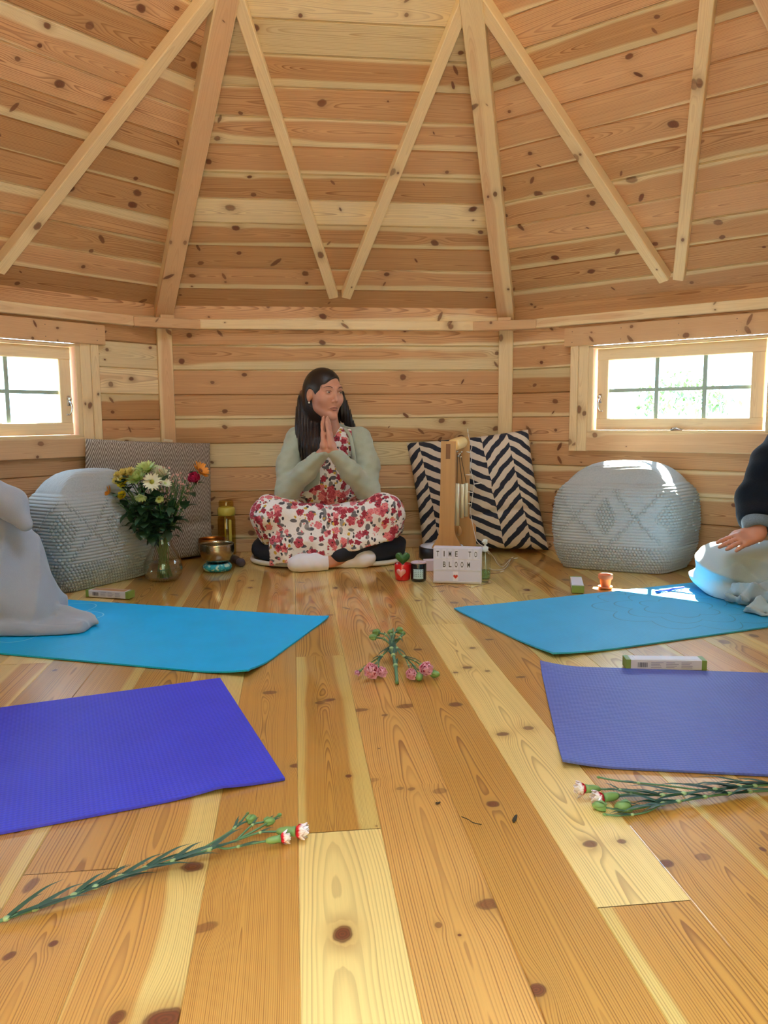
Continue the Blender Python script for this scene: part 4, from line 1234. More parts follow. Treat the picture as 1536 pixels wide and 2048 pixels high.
def hair_sdf(P):
    q = head_local(P, HC, FD, UPH)
    ax = np.abs(q[:, 0])
    cap = ell(q, (0, -.016, .030), (.0815, .103, .0925))
    cap = smin(cap, ell(q, (0, -.04, -.03), (.079, .075, .11)), .03)
    # the face stays free below a hairline that sweeps from a side parting
    qs = q.copy()
    face = ell(q, (.004, .106, -.040), (.060, .070, .112))
    side = ell(q, (.055, .072, -.055), (.044, .060, .082))               # cheek and ear side the camera sees
    ear = ell(q, (.080, .006, -.020), (.030, .026, .042))
    face = np.maximum(.008 - q @ np.array([-.45, .75, -.65]), .006 - q[:, 1])
    cap = smax(cap, -smin(face, ear, .006), .006)
    # long straight hair in front of the shoulder at the left of the picture, and behind the other
    g = .004 * np.sin(P[:, 0] * 420 + P[:, 2] * 9) * .5 + .002 * np.sin(P[:, 0] * 900)
    l = chain(P, [at(618, 800, 3.66), at(612, 850, 3.63), at(620, 895, 3.56), at(622, 930, 3.54)], (.030, .042, .040, .018))
    l = smin(l, chain(P, [at(632, 838, 3.64), at(634, 880, 3.56), at(634, 905, 3.54)], (.018, .022, .014)), .02)
    l = smin(l, chain(P, [at(606, 800, 3.67), at(605, 870, 3.64), at(612, 925, 3.58)], (.026, .034, .020)), .04)
    r = chain(P, [at(676, 790, 3.70), at(688, 825, 3.71), at(704, 858, 3.73)], (.030, .032, .020))
    r = smin(r, chain(P, [at(655, 800, 3.71), at(660, 870, 3.76), at(665, 930, 3.78)], (.05, .06, .05)), .02)
    d = smin(cap, smin(l, r, .03) + g, .018)
    return d
v_, f_ = surfnet(hair_sdf, (-.46, 3.42, .38), (-.10, 3.90, .92), .0036, smooth=1)
fmesh('hair', v_, f_, M_HAIR, woman)
mk('earring', *lathe([(.001, -.004), (.0042, -.002), (.0045, .001), (.001, .004)], hloc(.081, .004, -.039), 12, -FD), plain('pearl_stud', (.85, .82, .8), .2), woman)

def fold(P, *waves):
    s = 0
    for (kx, ky, kz, ph, am) in waves: s = s + am * np.sin(P[:, 0] * kx + P[:, 1] * ky + P[:, 2] * kz + ph)
    return s
def cardigan_sdf(P):
    d = ell(P, CHEST + np.array([0, .0, -.02]), (.150, .108, .195))
    d = smin(d, cone(P, CHEST + np.array([0, 0, -.06]), HIP + np.array([0, .01, .0]), .118, .145), .05)
    d = smin(d, cone(P, SHL + np.array([.02, 0, .0]), SHR + np.array([-.02, 0, .0]), .049, .049), .04)
    d = smax(d, (.285 - P[:, 2]), .01)
    # open front, neck hole
    cx = at(673, 900, 3.6)[0]
    opn = rbox(P, (cx, 3.48, .45), (.072, .17, .40), .03)
    d = smax(d, -opn, .008)
    sl = None
    for S_, E_, W_, sg in ((SHL, ELL, WRL, 1), (SHR, ELR, WRR, -1)):
        dirw = (W_ - E_) / np.linalg.norm(W_ - E_)
        e = chain(P, (S_ + np.array([.008 * sg, 0, -.004]), (S_ + E_) / 2 + np.array([-.012 * sg, 0, 0]), E_ + np.array([0, 0, .004]), (E_ + W_) / 2, W_ - dirw * .012), (.053, .053, .051, .044, .031), .03)
        sl = e if sl is None else np.minimum(sl, e)
    wr = fold(P, (120, 60, -90, 0, .0010), (-90, 40, 150, 1.3, .0009), (60, 20, 160, 2.0, .0008))
    d = smin(d, sl + wr, .022)
    d = smax(d, -sphere(P, NECK1 + np.array([0, -.01, .0]), .062), .01)
    for W_, a_ in ((WRL, aL), (WRR, aR)):
        d = smax(d, ((P - W_) @ a_) + .004 - 10 * np.maximum(0, np.linalg.norm(P - W_, axis=1) - .07), .004)
    return d
v_, f_ = surfnet(cardigan_sdf, (-.58, 3.30, .22), (.06, 3.92, .70), .004, smooth=2)
fmesh('cardigan', v_, f_, M_CARDI, woman)
bpts = [at(690, 858, 3.64), at(700, 872, 3.590), at(706, 900, 3.575), at(710, 930, 3.575), at(712, 958, 3.578)]
mk('cardigan_band', *tube(spline(bpts, 6), .0085, 10), M_CARDI, woman)
def dress_sdf(P):
    d = ell(P, CHEST + np.array([0, -.003, -.02]), (.138, .104, .190))
    d = smin(d, cone(P, CHEST + np.array([0, -.004, -.06]), HIP + np.array([0, .005, .0]), .113, .148), .05)
    d = smin(d, cone(P, SHL + np.array([.04, 0, -.005]), SHR + np.array([-.04, 0, -.005]), .050, .050), .04)
    d = smax(d, -ell(P, at(655, 852, 3.58), (.048, .075, .060)), .012)
    # the lap: both thighs and the cloth pulled flat between the knees
    lap = chain(P, (HPL, KNL), (.098, .082)); lap = np.minimum(lap, chain(P, (HPR, KNR), (.098, .082)))
    mid = (KNL + KNR) / 2
    lap = smin(lap, cone(P, KNL + np.array([.02, .0, -.02]), KNR + np.array([-.02, .0, -.02]), .066, .066), .06)
    lap = smin(lap, rbox(P, (HIP + mid) / 2 + np.array([0, 0, -.06]), (.22, .10, .05), .04), .05)
    # the skirt hanging in front of the shins
    hemz = .012 + np.clip((P[:, 0] + .50) / .50, 0, 1) * .105
    yfr = 3.392 + .07 * np.clip((P[:, 2] - .13) / .11, 0, 1.6) + .055 * ((P[:, 0] + .27) / .33) ** 2
    sk = np.abs(P[:, 1] - yfr - .012 * np.sin(P[:, 0] * 34 + 1.0) * np.clip((.22 - P[:, 2]) / .2, 0, 1) - .004 * np.sin(P[:, 0] * 75 + P[:, 2] * 20)) - .010
    sk = smax(sk, np.abs(P[:, 0] + .238) - .283, .03); sk = smax(sk, P[:, 2] - .25, .03)
    # sides go round the knees
    for K_, sg in ((KNL, -1), (KNR, 1)):
        e = cone(P, K_ + np.array([.005 * sg, .01, 0]), K_ + np.array([.004 * sg, .03, -.07]), .082, .074)
        lap = smin(lap, e, .03)
    d2 = smin(lap, sk, .05)
    d2 = smax(d2, hemz - P[:, 2], .006)
    wr = fold(P, (38, 20, 55, 0, .0022), (-50, 30, 30, 1.3, .0020), (18, 8, -40, 2.0, .003))
    return seat_clear(P, smin(d, d2 + wr, .035))
v_, f_ = surfnet(dress_sdf, (-.68, 3.34, .0), (.16, 3.94, .70), .0042, smooth=2)
fmesh('dress', v_, f_, M_FLORAL, woman)
def leg_sdf(P):
    d = None
    for K_, A_ in ((KNL, FTR0), (KNR, FTL0)):
        e = chain(P, (K_ + np.array([0, .02, -.07]), K_ * .45 + A_ * .55 + np.array([0, .02, -.045]), A_ + (K_ - A_) * .16), (.056, .052, .040)); d = e if d is None else smin(d, e, .008)
    return smax(d + fold(P, (90, 0, 90, 0, .001)), -(P[:, 2] - .004), .004)
v_, f_ = surfnet(leg_sdf, (-.64, 3.30, 0), (.12, 3.66, .28), .005, smooth=1)
fmesh('leggings', v_, f_, M_LEG, woman)
def sock(A_, T_, back):
    d_ = (T_ - A_) / np.linalg.norm(T_ - A_)
    def f(P):
        d = chain(P, (A_ + d_ * .012, A_ + d_ * .05, T_ - d_ * .03, T_), (.038, .040, .041, .034), .02)
        d = smin(d, sphere(P, A_ + d_ * .018 + back, .037), .03)
        return smax(d, -((P - A_) @ d_) , .004) + fold(P, (140, 60, 90, 0, .0006))
    lo = np.minimum(A_, T_) - .09; hi = np.maximum(A_, T_) + .09
    v_, f_ = surfnet(f, lo, hi, .004, smooth=1)
    v_[:, 2] = np.maximum(v_[:, 2], .002)
    fmesh('sock', v_, f_, M_SOCK, woman)
sock(FTL0, FTL1, np.array([.0, .02, -.0])); sock(FTR0, FTR1, np.array([0, .02, 0]))
# ------------------------------------------------------------------ singing bowls, mallet, bottle
M_BRASS, b = newmat('hammered_bronze')
n = voro(texco('Object'), 140.0)[0]; n2 = noise(texco('Object'), 30.0, 3.0)
setp(b, 'Base Color', mix(n2, srgb(146, 136, 116), srgb(186, 176, 152))); b.inputs['Metallic'].default_value = 1.0; b.inputs['Roughness'].default_value = .26
bump(b, n, .15, .002)
M_COPPER, b = newmat('copper_bowl')
n2 = noise(texco('Object'), 40.0, 3.0)
setp(b, 'Base Color', mix(n2, srgb(150, 88, 40), srgb(190, 124, 60))); b.inputs['Metallic'].default_value = 1.0; b.inputs['Roughness'].default_value = .3
M_RINGC, b = newmat('turquoise_brocade')
n = voro(texco('Object'), 75.0)[0]; n2 = noise(texco('Object'), 60.0, 2.0)
setp(b, 'Base Color', mix(sstep(.52, .58, n2), mix(sstep(.3, .4, n), srgb(20, 118, 140), srgb(30, 150, 176)), srgb(176, 206, 196))); b.inputs['Roughness'].default_value = .55
def bowl(name, c, r, h, z0, mat, label, ring=None):
    root = thing(name, label, 'bowl', (c[0], c[1], z0))
    out = [(.25 * r, 0), (.55 * r, .03 * h), (.82 * r, .22 * h), (.97 * r, .52 * h), (1.0 * r, .74 * h), (.985 * r, .90 * h), (1.0 * r, .985 * h), (.99 * r, h), (.955 * r, h), (.94 * r, .9 * h), (.955 * r, .72 * h), (.92 * r, .5 * h), (.76 * r, .25 * h), (.5 * r, .09 * h), (.01 * r, .06 * h)]
    mk('bowl_body', *lathe(out, (c[0], c[1], z0), 56, cap=True), mat, root)
    return root
cb = gz(431, 1145)[:2] + np.array([0, .045])
rr = .066
pts = lambda z0, h: [(rr * .45, z0), (rr * .86, z0 + .002), (rr * .96, z0 + h * .4), (rr * .95, z0 + h * .7), (rr * .82, z0 + h), (rr * .5, z0 + h * .98), (rr * .45, z0 + h * .5), (rr * .45, z0)]
o = mk('bowl_cushion', *lathe(pts(0, .034), (cb[0], cb[1], .001), 48, cap=False), M_RINGC)
tag(o, 'turquoise brocade ring cushion under the bronze singing bowl', 'cushion')
bowl('singing_bowl', cb, .076, .088, .035, M_BRASS, 'bronze singing bowl on the turquoise ring cushion')
c2_ = at(424, 1085, 3.66)[:2]
bowl('singing_bowl', c2_, .064, .104, .001, M_COPPER, 'copper coloured singing bowl standing behind the bronze one')
M_DWOOD = plain('dark_wood', srgb(52, 34, 26), .5, var=.2); M_FELT = plain('grey_felt', srgb(70, 62, 72), .9)
p0, p1 = at(470, 1109, 3.62), at(490, 1126, 3.50)
root = thing('mallet', 'dark wooden bowl mallet with a grey felt head beside the cushion', 'mallet', (p1[0], p1[1], 0))
q0, q1 = np.array([p0[0] - .02, p0[1], .020]), np.array([p1[0] - .02, p1[1] - .01, .020])
mk('handle', *tube([q0, q0 * .5 + q1 * .5, q1], [.017, .019, .016], 14), M_DWOOD, root)
d_ = (q1 - q0) / np.linalg.norm(q1 - q0)
mk('felt_head', *lathe([(.012, -.012), (.0185, -.006), (.0195, .014), (.016, .03), (.006, .036)], q1, 18, d_), M_FELT, root)

def glassy(name, col, rough=.02, ior=1.45, alpha=.0):
    m, b = newmat(name)
    setp(b, 'Base Color', col); b.inputs['Roughness'].default_value = rough; b.inputs['IOR'].default_value = ior
    b.inputs['Transmission Weight'].default_value = 1.0
    n = noise(texco('Object'), 20.0, 1.0); bump(b, n, .02, .001)
    return m
def thin_glass(name, tint, refl=.05, rough=.03):
    m, b = newmat(name); nt = m.node_tree; nt.nodes.remove(b)
    tr = nt.nodes.new('ShaderNodeBsdfTransparent'); tr.inputs[0].default_value = (*tint, 1)
    gl = nt.nodes.new('ShaderNodeBsdfGlossy'); gl.inputs['Roughness'].default_value = rough
    mx = nt.nodes.new('ShaderNodeMixShader'); lw = nt.nodes.new('ShaderNodeLayerWeight'); lw.inputs[0].default_value = .5
    nt.links.new((xpow(X(lw.outputs['Facing']), 3.0) * .75 + refl).s, mx.inputs[0])
    nt.links.new(tr.outputs[0], mx.inputs[1]); nt.links.new(gl.outputs[0], mx.inputs[2]); nt.links.new(mx.outputs[0], nt.nodes['Material Output'].inputs[0])
    return m
M_YGLASS = thin_glass('yellow_clear_plastic', (.88, .80, .44), .07); M_YLID = plain('yellow_plastic', srgb(196, 182, 84), .35, var=.04)
M_YLIQ = thin_glass('yellow_drink', (.80, .66, .25), .02)
cw = at(455, 1100, 3.80); cw = (cw[0], cw[1], 0.001)
root = thing('water_bottle', 'clear yellow water bottle with a flip lid by the back wall', 'bottle', cw)
mk('bottle_body', *lathe([(.034, 0), (.041, .004), (.043, .02), (.043, .175), (.040, .190), (.036, .197), (.036, .205)], cw, 40), M_YGLASS, root)
mk('lid', *lathe([(.040, .196), (.043, .200), (.043, .226), (.039, .236), (.024, .240)], cw, 40), M_YLID, root)
mb = MB(); mb.add(*lathe([(.034, .236), (.036, .242), (.036, .262), (.032, .270), (.002, .271)], cw, 36)); mb.build('flip_cap', M_YGLASS, root)
from_bm('side_grip', box_bm((cw[0] + .024, cw[1] - .036, .115), (.014, .010, .13), None, .004), M_YLID, root)
mk('drinking_straw', *tube([(cw[0] - .008, cw[1], .012), (cw[0] - .008, cw[1], .19)], .004, 10), M_YLID, root)

# ------------------------------------------------------------------ light box sign
M_BOXW = plain('white_plastic', srgb(206, 206, 222), .45, var=.02); M_PANEL = plain('lightbox_panel', srgb(196, 200, 226), .35, var=.015)
M_BLACKL = plain('black_letter', srgb(24, 22, 30), .5); M_REDL = plain('red_heart', srgb(186, 40, 34), .5); M_CLEAR = plain('clear_letter_tile', srgb(212, 216, 238), .15, var=.01)
s0, s1 = gz(866.5, 1166.5), gz(962.5, 1169.5)
SX = (s1 - s0); SWd = np.linalg.norm(SX); SX = SX / SWd; SZ = np.array([0, 0, 1.0]); SN = np.cross(SX, SZ)
SH = .148; SD = .042
root = thing('light_box', 'white letter light box reading TIME TO BLOOM on the floor', 'sign', s0)
Rm = rot3(SX, -SN, SZ)
def sp(a, z, off=0.0): return s0 + SX * a + SZ * (z + .001) + SN * off
from_bm('case', box_bm(sp(SWd / 2, SH / 2, -SD / 2), (SWd, SD, SH), Rm, .003), M_BOXW, root)
for r_i in range(3):
    zc = SH * (.835 - .31 * r_i)
    from_bm('letter_row', box_bm(sp(SWd / 2, zc, .0006), (SWd * .955, .0024, SH * .285), Rm, .0006), M_PANEL, root)
    from_bm('rail', box_bm(sp(SWd / 2, zc - SH * .155, .0015), (SWd * .97, .0036, .003), Rm, .0006), M_BOXW, root)
def letter(ch, a, zc, hgt, wid, mat=None):
    from_bm('letter_tile', box_bm(sp(a, zc, .0024), (wid * 1.45, .0010, SH * .275), Rm), M_CLEAR, root)
    cu = bpy.data.curves.new('letter', 'FONT'); cu.body = ch; cu.size = 1.0; cu.extrude = .012; cu.align_x = 'CENTER'; cu.offset = .006
    ob = bpy.data.objects.new('tmp', cu); COL.objects.link(ob)
    me = bpy.data.meshes.new_from_object(ob.evaluated_get(bpy.context.evaluated_depsgraph_get()))
    bpy.data.objects.remove(ob); co = np.array([v.co[:] for v in me.vertices]); fa_ = [tuple(p.vertices) for p in me.polygons]
    lo, hi = co.min(0), co.max(0); n_ = (co - (lo + hi) / 2) / (hi - lo)
    w_ = wid * (.35 if ch == 'I' else 1.0)
    V = [sp(a + p[0] * w_, zc + p[1] * hgt, .0034 + p[2] * .0010) for p in n_]
    mk('letter', V, fa_, mat or M_BLACKL, root, smooth=False)
def px2a(px): return (px - 868) / 94.0 * SWd
for ch, px in zip('TIMETO', (877, 889.5, 901, 913.5, 939.5, 951)): letter(ch, px2a(px), SH * .825, .022, .0105)
for ch, px in zip('BLOOM', (890, 901.5, 913, 924.5, 937.5)): letter(ch, px2a(px), SH * .535, .022, .0105)
from_bm('letter_tile', box_bm(sp(px2a(912), SH * .21, .0024), (.021, .0010, SH * .27), Rm), plain('white_tile', srgb(222, 226, 244), .2, var=.01), root)
hp = []
for i in range(40):
    t = 2 * math.pi * i / 40; hp.append((16 * math.sin(t) ** 3, 13 * math.cos(t) - 5 * math.cos(2 * t) - 2 * math.cos(3 * t) - math.cos(4 * t)))
def heart_solid(cx, place, w, th):
    s = w / 32.0; V = [place(x * s, y * s, 0) for x, y in hp] + [place(x * s, y * s, th) for x, y in hp] + [place(0, 2 * s, th * 1.35)]
    n = len(hp); F = [(i, (i + 1) % n, n + (i + 1) % n, n + i) for i in range(n)] + [(n + i, n + (i + 1) % n, 2 * n) for i in range(n)] + [tuple(range(n))[::-1]]
    return V, F
mk('red_heart', *heart_solid(0, lambda x, y, t: sp(px2a(912) + x, SH * .205 + y, .003 + t), .0185, .0012), M_REDL, root, smooth=False)

# ------------------------------------------------------------------ heart pot, candle, drum, little box, spray bottle
M_REDP = plain('red_glazed_pot', srgb(190, 22, 30), .22, var=.05); M_PINKH = plain('pale_pink_heart', srgb(222, 160, 160), .25)
M_HOYA = plain('green_heart_leaf', srgb(52, 96, 44), .4, var=.15)
hc = gz(806, 1163); hc = np.array([hc[0], hc[1] + .034, .001])
root = thing('flower_pot', 'small red pot with a pink heart holding a green heart-shaped leaf', 'pot', hc)
mk('pot_body', *lathe([(.026, 0), (.031, .004), (.0335, .03), (.0345, .066), (.0335, .069), (.031, .067), (.029, .05), (.001, .05)], hc, 40), M_REDP, root)
dx = np.array([-hc[0], -hc[1], 0]); dx /= np.linalg.norm(dx)
def on_pot(x, y, t):
    a = x / .034 - .22; base = math.atan2(dx[1], dx[0]) + a
    rr_ = .0338 + t; return (hc[0] + rr_ * math.cos(base), hc[1] + rr_ * math.sin(base), .037 + y)
mk('heart_emblem', *heart_solid(0, on_pot, .040, .0012), M_PINKH, root)
def leafp(x, y, t): return (hc[0] + x, hc[1] + (t - .5) * .010 , .104 - .024 + y + .012)
V, F = heart_solid(0, lambda x, y, t: leafp(x, y, t), .060, .9)
mk('heart_leaf', V, F, M_HOYA, root); 
mk('potting_soil', *lathe([(.029, .055), (.001, .057)], hc, 24), plain('soil', (.05, .035, .025), .9), root)
M_JAR = plain('black_glass_jar', srgb(16, 18, 24), .12); M_LAB, b = newmat('printed_candle_label')
cc = gz(838, 1165); cc = np.array([cc[0], cc[1] + .032, .001])
root = thing('candle', 'black candle jar with a pale printed label beside the sign', 'candle', cc)
mk('jar', *lathe([(.027, 0), (.031, .003), (.032, .01), (.032, .072), (.0315, .076), (.029, .076), (.028, .06), (.001, .06)], cc, 44), M_JAR, root)
mk('wax', *lathe([(.0285, .058), (.0285, .0625), (.001, .0625)], cc, 30), plain('cream_wax', srgb(226, 212, 216), .5), root)
mk('wick', *tube([cc + np.array([0, 0, .062]), cc + np.array([.001, 0, .088])], .0012, 6), plain('wick', srgb(190, 176, 166), .8), root)
mk('jar_rim', *lathe([(.0292, .0745), (.0318, .0745), (.0322, .0775), (.0305, .0795), (.0288, .0778)], cc, 44), plain('pinkish_rim', srgb(206, 184, 200), .3), root)
M_LAB, b = newmat('candle_label'); setp(b, 'Base Color', mix(noise(texco('Object'), 80.0), srgb(150, 178, 182), srgb(168, 194, 196))); b.inputs['Roughness'].default_value = .5
lb = MB(); base = math.atan2(-cc[1], -cc[0]); na = 14
def lp(a, z, r=.0324): return (cc[0] + r * math.cos(base + a), cc[1] + r * math.sin(base + a), .001 + z)
V = []; 
for r in (.0321, .0325):
    for z in (.013, .053): V += [lp(-.72 + 1.34 * i / na, z, r) for i in range(na + 1)]
lb.v = V; k = na + 1
for i in range(na): lb.f += [(2 * k + i, 2 * k + i + 1, 3 * k + i + 1, 3 * k + i), (i, 2 * k + i, 3 * k + i, k + i) if False else (k + i, 3 * k + i, 3 * k + i + 1, k + i + 1)]
mk('label', lb.v, lb.f, M_LAB, root)
pr = MB(); rg = random.Random(4)
for row in range(4):
    for colm in range(5):
        a0 = -.62 + 1.14 * colm / 4 - .06; z = .0475 - row * .0078
        w_ = rg.choice((.10, .12, .13))
        for dz in (0.0014, -.0014):
            pr.add([lp(a0, z + dz - .0007, .0327), lp(a0 + w_, z + dz - .0007, .0327), lp(a0 + w_, z + dz + .0007, .0327), lp(a0, z + dz + .0007, .0327)], [(0, 1, 2, 3)])
pr.build('label_print', M_JAR, root, smooth=False)
dc = np.array([.262, 3.50, .001])
root = thing('hand_drum', 'round black drum with a white skin behind the candle', 'drum', dc)
mk('drum_shell', *lathe([(.098, .030), (.103, .034), (.103, .082), (.098, .086), (.095, .082), (.095, .03)], dc, 56, cap=False), plain('black_drum_shell', srgb(20, 20, 26), .4), root)
mk('drum_skin', *lathe([(.097, .083), (.097, .0875), (.05, .0885), (.001, .0885)], dc, 56), plain('white_drum_skin', srgb(206, 208, 218), .5, var=.03), root)
for i in range(3):
    a = 2 * math.pi * i / 3 + .5
    mk('foot', *lathe([(.012, 0), (.014, .004), (.012, .034)], dc + np.array([.085 * math.cos(a), .085 * math.sin(a), 0]), 14), M_DWOOD, root)
bc = gz(857, 1143)
o = from_bm('card_box', box_bm((bc[0] + .012, bc[1] + .03, .024), (.062, .05, .046), Matrix.Rotation(.1, 3, 'Z'), .002), plain('pinkish_white_card', srgb(204, 190, 204), .6))
tag(o, 'small pinkish white box half hidden behind the candle', 'box')
M_SPR = thin_glass('clear_spray_plastic', (.93, .97, .95), .07); M_SPW = thin_glass('greenish_water', (.62, .86, .66), .03)
sc_ = gz(971, 1160); sc_ = np.array([sc_[0] , sc_[1] + .02, .001])
root = thing('spray_bottle', 'clear spray bottle with a white pump right of the sign', 'bottle', sc_)
mk('bottle_body', *lathe([(.020, 0), (.0235, .003), (.0235, .095), (.021, .108), (.010, .116), (.010, .122)], sc_, 32), M_SPR, root)
mk('liquid', *lathe([(.0005, .003), (.022, .004), (.022, .036), (.0005, .036)], sc_, 28, cap=False), M_SPW, root)
M_PUMP = plain('white_pump', srgb(214, 220, 220), .4, var=.02)
pm = MB(); pm.add(*lathe([(.0125, .116), (.013, .118), (.013, .134), (.008, .136), (.0045, .138), (.0045, .146), (.0095, .147), (.0095, .164), (.004, .166)], sc_, 24))
pm.add(*tube([sc_ + np.array([0, 0, .156]), sc_ + np.array([-.014, -.006, .156])], .003, 8)); pm.build('pump', M_PUMP, root)
mk('dip_tube', *tube([sc_ + np.array([0, 0, .118]), sc_ + np.array([.006, 0, .01])], .0015, 6), M_PUMP, root)

# ------------------------------------------------------------------ wooden chime: two cut-out boards, a turned head and metal tubes
M_ACACIA, b = newmat('oiled_hardwood')
ox, oy, oz = sep(texco('Object'))
n = noise(vec(ox * 70.0, oy * 70.0, oz * 3.0), 1.0, 3.0); w_ = noise(vec(ox * 46.0, oy * 46.0, oz * 1.6), 1.0, 2.0)
setp(b, 'Base Color', mix(w_ * .7 + n * .3, srgb(196, 152, 98), srgb(138, 96, 54))); b.inputs['Roughness'].default_value = .45
M_MAPLE = plain('pale_turned_wood', srgb(232, 196, 130), .35, var=.06)
M_TUBE = plain('champagne_metal_tube', srgb(214, 204, 172), .38, .35, var=.04)
def prof_board(name, outline, n_dir, th, mat, parent, hole=None):
    """outline: points (in space) of one face, extruded along n_dir"""
    V = [np.asarray(p) for p in outline]; n = len(V)
    V2 = [p + np.asarray(n_dir) * th for p in V]
    F = [tuple(range(n)), tuple(range(2 * n - 1, n - 1, -1))] + [(i, i + n, (i + 1) % n + n, (i + 1) % n) for i in range(n)]
    return mk(name, V + V2, F, mat, parent, smooth=False)
Yf, Yb = 3.42, 3.62
base_f = at(893, 1140, Yf)
root = thing('wooden_chime', 'tall wooden chime stand with hanging metal tubes and a pale round head', 'chime', (base_f[0] + .03, 3.5, 0))
def silh(Y, L, R):
    out = []
    for (x, y) in L + R[::-1]:
        p = at(x, y, Y); p[2] = max(p[2], .002); out.append(p)
    return out
zfl = 1150
front = silh(Yf, [(882, 882), (880.5, 980), (878, 1065), (875, 1078), (866, 1090), (863, 1097), (863, zfl)], [(911.5, 883), (910, 980), (908.5, 1062), (911, 1073), (919, 1086), (922.5, 1094), (923, zfl)])
ndir = np.array([.18, .98, 0])
# front board with its slot near the top
A = at(896, 900, Yf); fo_ = np.array(front)
prof_board('front_board', front, ndir, .018, M_ACACIA, root)
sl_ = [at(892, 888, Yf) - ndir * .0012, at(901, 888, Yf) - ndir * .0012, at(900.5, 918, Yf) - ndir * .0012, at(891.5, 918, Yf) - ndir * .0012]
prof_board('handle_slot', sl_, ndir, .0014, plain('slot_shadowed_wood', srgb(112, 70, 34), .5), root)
back = silh(Yb, [(912, 874), (908, 1030), (904, 1048), (899, 1060), (898, 1133)], [(939.5, 873), (938.5, 1036), (943, 1043), (951.5, 1051), (952, 1133)])
prof_board('rear_board', back, ndir, .018, M_ACACIA, root)
hd = at(917, 886, 3.52)
p0, p1 = at(904, 891, Yf) + ndir * .018, at(925, 884, Yb)
axd = (p1 - p0) / np.linalg.norm(p1 - p0)
mk('turned_head', *lathe([(.020, 0), (.026, .003), (.0275, .02), (.0275, np.linalg.norm(p1 - p0) - .02), (.024, np.linalg.norm(p1 - p0))], p0, 30, axd), M_MAPLE, root)
for i, (px, yt, yb, Y, r) in enumerate(((914, 967, 1051, 3.49, .0112), (924.5, 968, 1036, 3.53, .0096), (932.5, 966, 1033, 3.56, .0090))):
    a, c_ = at(px, yt, Y), at(px, yb, Y)
    t = thing('t', None, None); bpy.data.objects.remove(t)
    mk('chime_tube', *lathe([(r * .8, 0), (r, .001), (r, a[2] - c_[2] - .001), (r * .8, a[2] - c_[2])], (a[0], a[1], c_[2]), 18), M_TUBE, root)
    top_ = at(915 + i * 3.0, 908, Y)
    mk('cord', *tube([(a[0], a[1], a[2]), (a[0] * .5 + top_[0] * .5, a[1], (a[2] + top_[2]) / 2), top_], .0015, 6), M_DWOOD, root)
for i, (px, py) in enumerate(((914, 903), (919, 908), (923, 904), (916, 912), (921, 914))):
    q = at(px, py, 3.50 + .02 * (i % 3)); mk('metal_bead', *lathe([(.001, -.005), (.004, -.003), (.0052, 0), (.004, .003), (.001, .005)], q, 12), CHROME, root)
q = at(918, 1062, 3.53); mk('wind_paddle', *lathe([(.003, -.022), (.011, -.014), (.013, .004), (.008, .018), (.001, .024)], q, 14, (0, 0, 1)), M_ACACIA, root)

# ------------------------------------------------------------------ string of fairy lights, running down the chime and over the floor
M_WIRE = plain('clear_white_wire', srgb(206, 204, 200), .4); M_WIREB = plain('copper_wire', srgb(150, 120, 96), .4, .5); M_BULB = plain('fairy_bulb', srgb(230, 226, 214), .3)
def rz(p, z): q = gz(*p); return np.array([q[0], q[1], z])
root = thing('fairy_lights', 'string of tiny clear fairy lights on the chime and the floor beside it', 'lights', gz(1000, 1125))
w1 = [at(936, 866, 3.60), at(939, 880, 3.595), at(943.5, 893, 3.595), at(941, 905, 3.595), at(943, 918, 3.595), at(940.5, 935, 3.595), at(944, 950, 3.59), at(948, 968, 3.59), at(946, 985, 3.59), at(943, 1008, 3.59), at(941, 1025, 3.59), at(950, 1070, 3.57), at(956, 1085, 3.55), at(975, 1100, 3.53), rz((987, 1118), .010), rz((996, 1130), .004), rz((1006, 1135), .004), rz((1021, 1120), .005), rz((1010, 1138), .004), rz((990, 1142), .004), rz((978, 1138), .004)]
mk('wire', *tube(spline(w1, 8), .0017, 6), M_WIRE, root)
w2 = [rz((990, 1112), .004), rz((994, 1124), .012), rz((1003, 1132), .006), rz((1015, 1124), .010), rz((1027, 1119), .004), rz((1020, 1131), .006), rz((1000, 1146), .004), rz((975, 1150), .004)]
mk('wire', *tube(spline(w2, 8), .0014, 6), M_WIREB, root)
w3 = [rz((864, 1100), .05), rz((862, 1130), .03), rz((866, 1160), .006), rz((872, 1172), .003), rz((890, 1170), .004), rz((905, 1176), .003), rz((925, 1171), .004), rz((936, 1166), .010), rz((945, 1150), .03), rz((962, 1160), .006), rz((974, 1163), .003)]
w3 = [rz((858, 1168), .003), rz((866, 1175), .003), rz((880, 1173), .003), rz((895, 1171.5), .004), rz((912, 1176), .003), rz((925, 1172), .003), rz((942, 1176), .003), rz((962, 1172), .003), rz((976, 1166), .003), rz((979, 1158), .003)]
mk('wire', *tube(spline(w3, 8), .0013, 6), M_WIREB, root)
for p, dv in ((w1[0], (-.002, 0, .02)), (w1[6], (-.03, 0, .002)), (w1[7], (.035, -.01, .006)), (w1[8], (-.028, 0, .004)), (w1[9], (-.02, 0, .004)), (w1[3], (-.02, -.0, .004)), (w1[13], (-.03, 0, .015)), (w2[4], (.022, .0, .004)), (w2[6], (.02, .01, .004)), (w1[17], (.016, .02, .006)), (w3[8], (.008, -.02, .004)), (w3[6], (.012, -.01, .004))):
    q = np.asarray(p); mk('bulb', *tube([q, q + np.asarray(dv) * .5, q + np.asarray(dv)], [.0018, .003, .0014], 8), M_BULB, root)

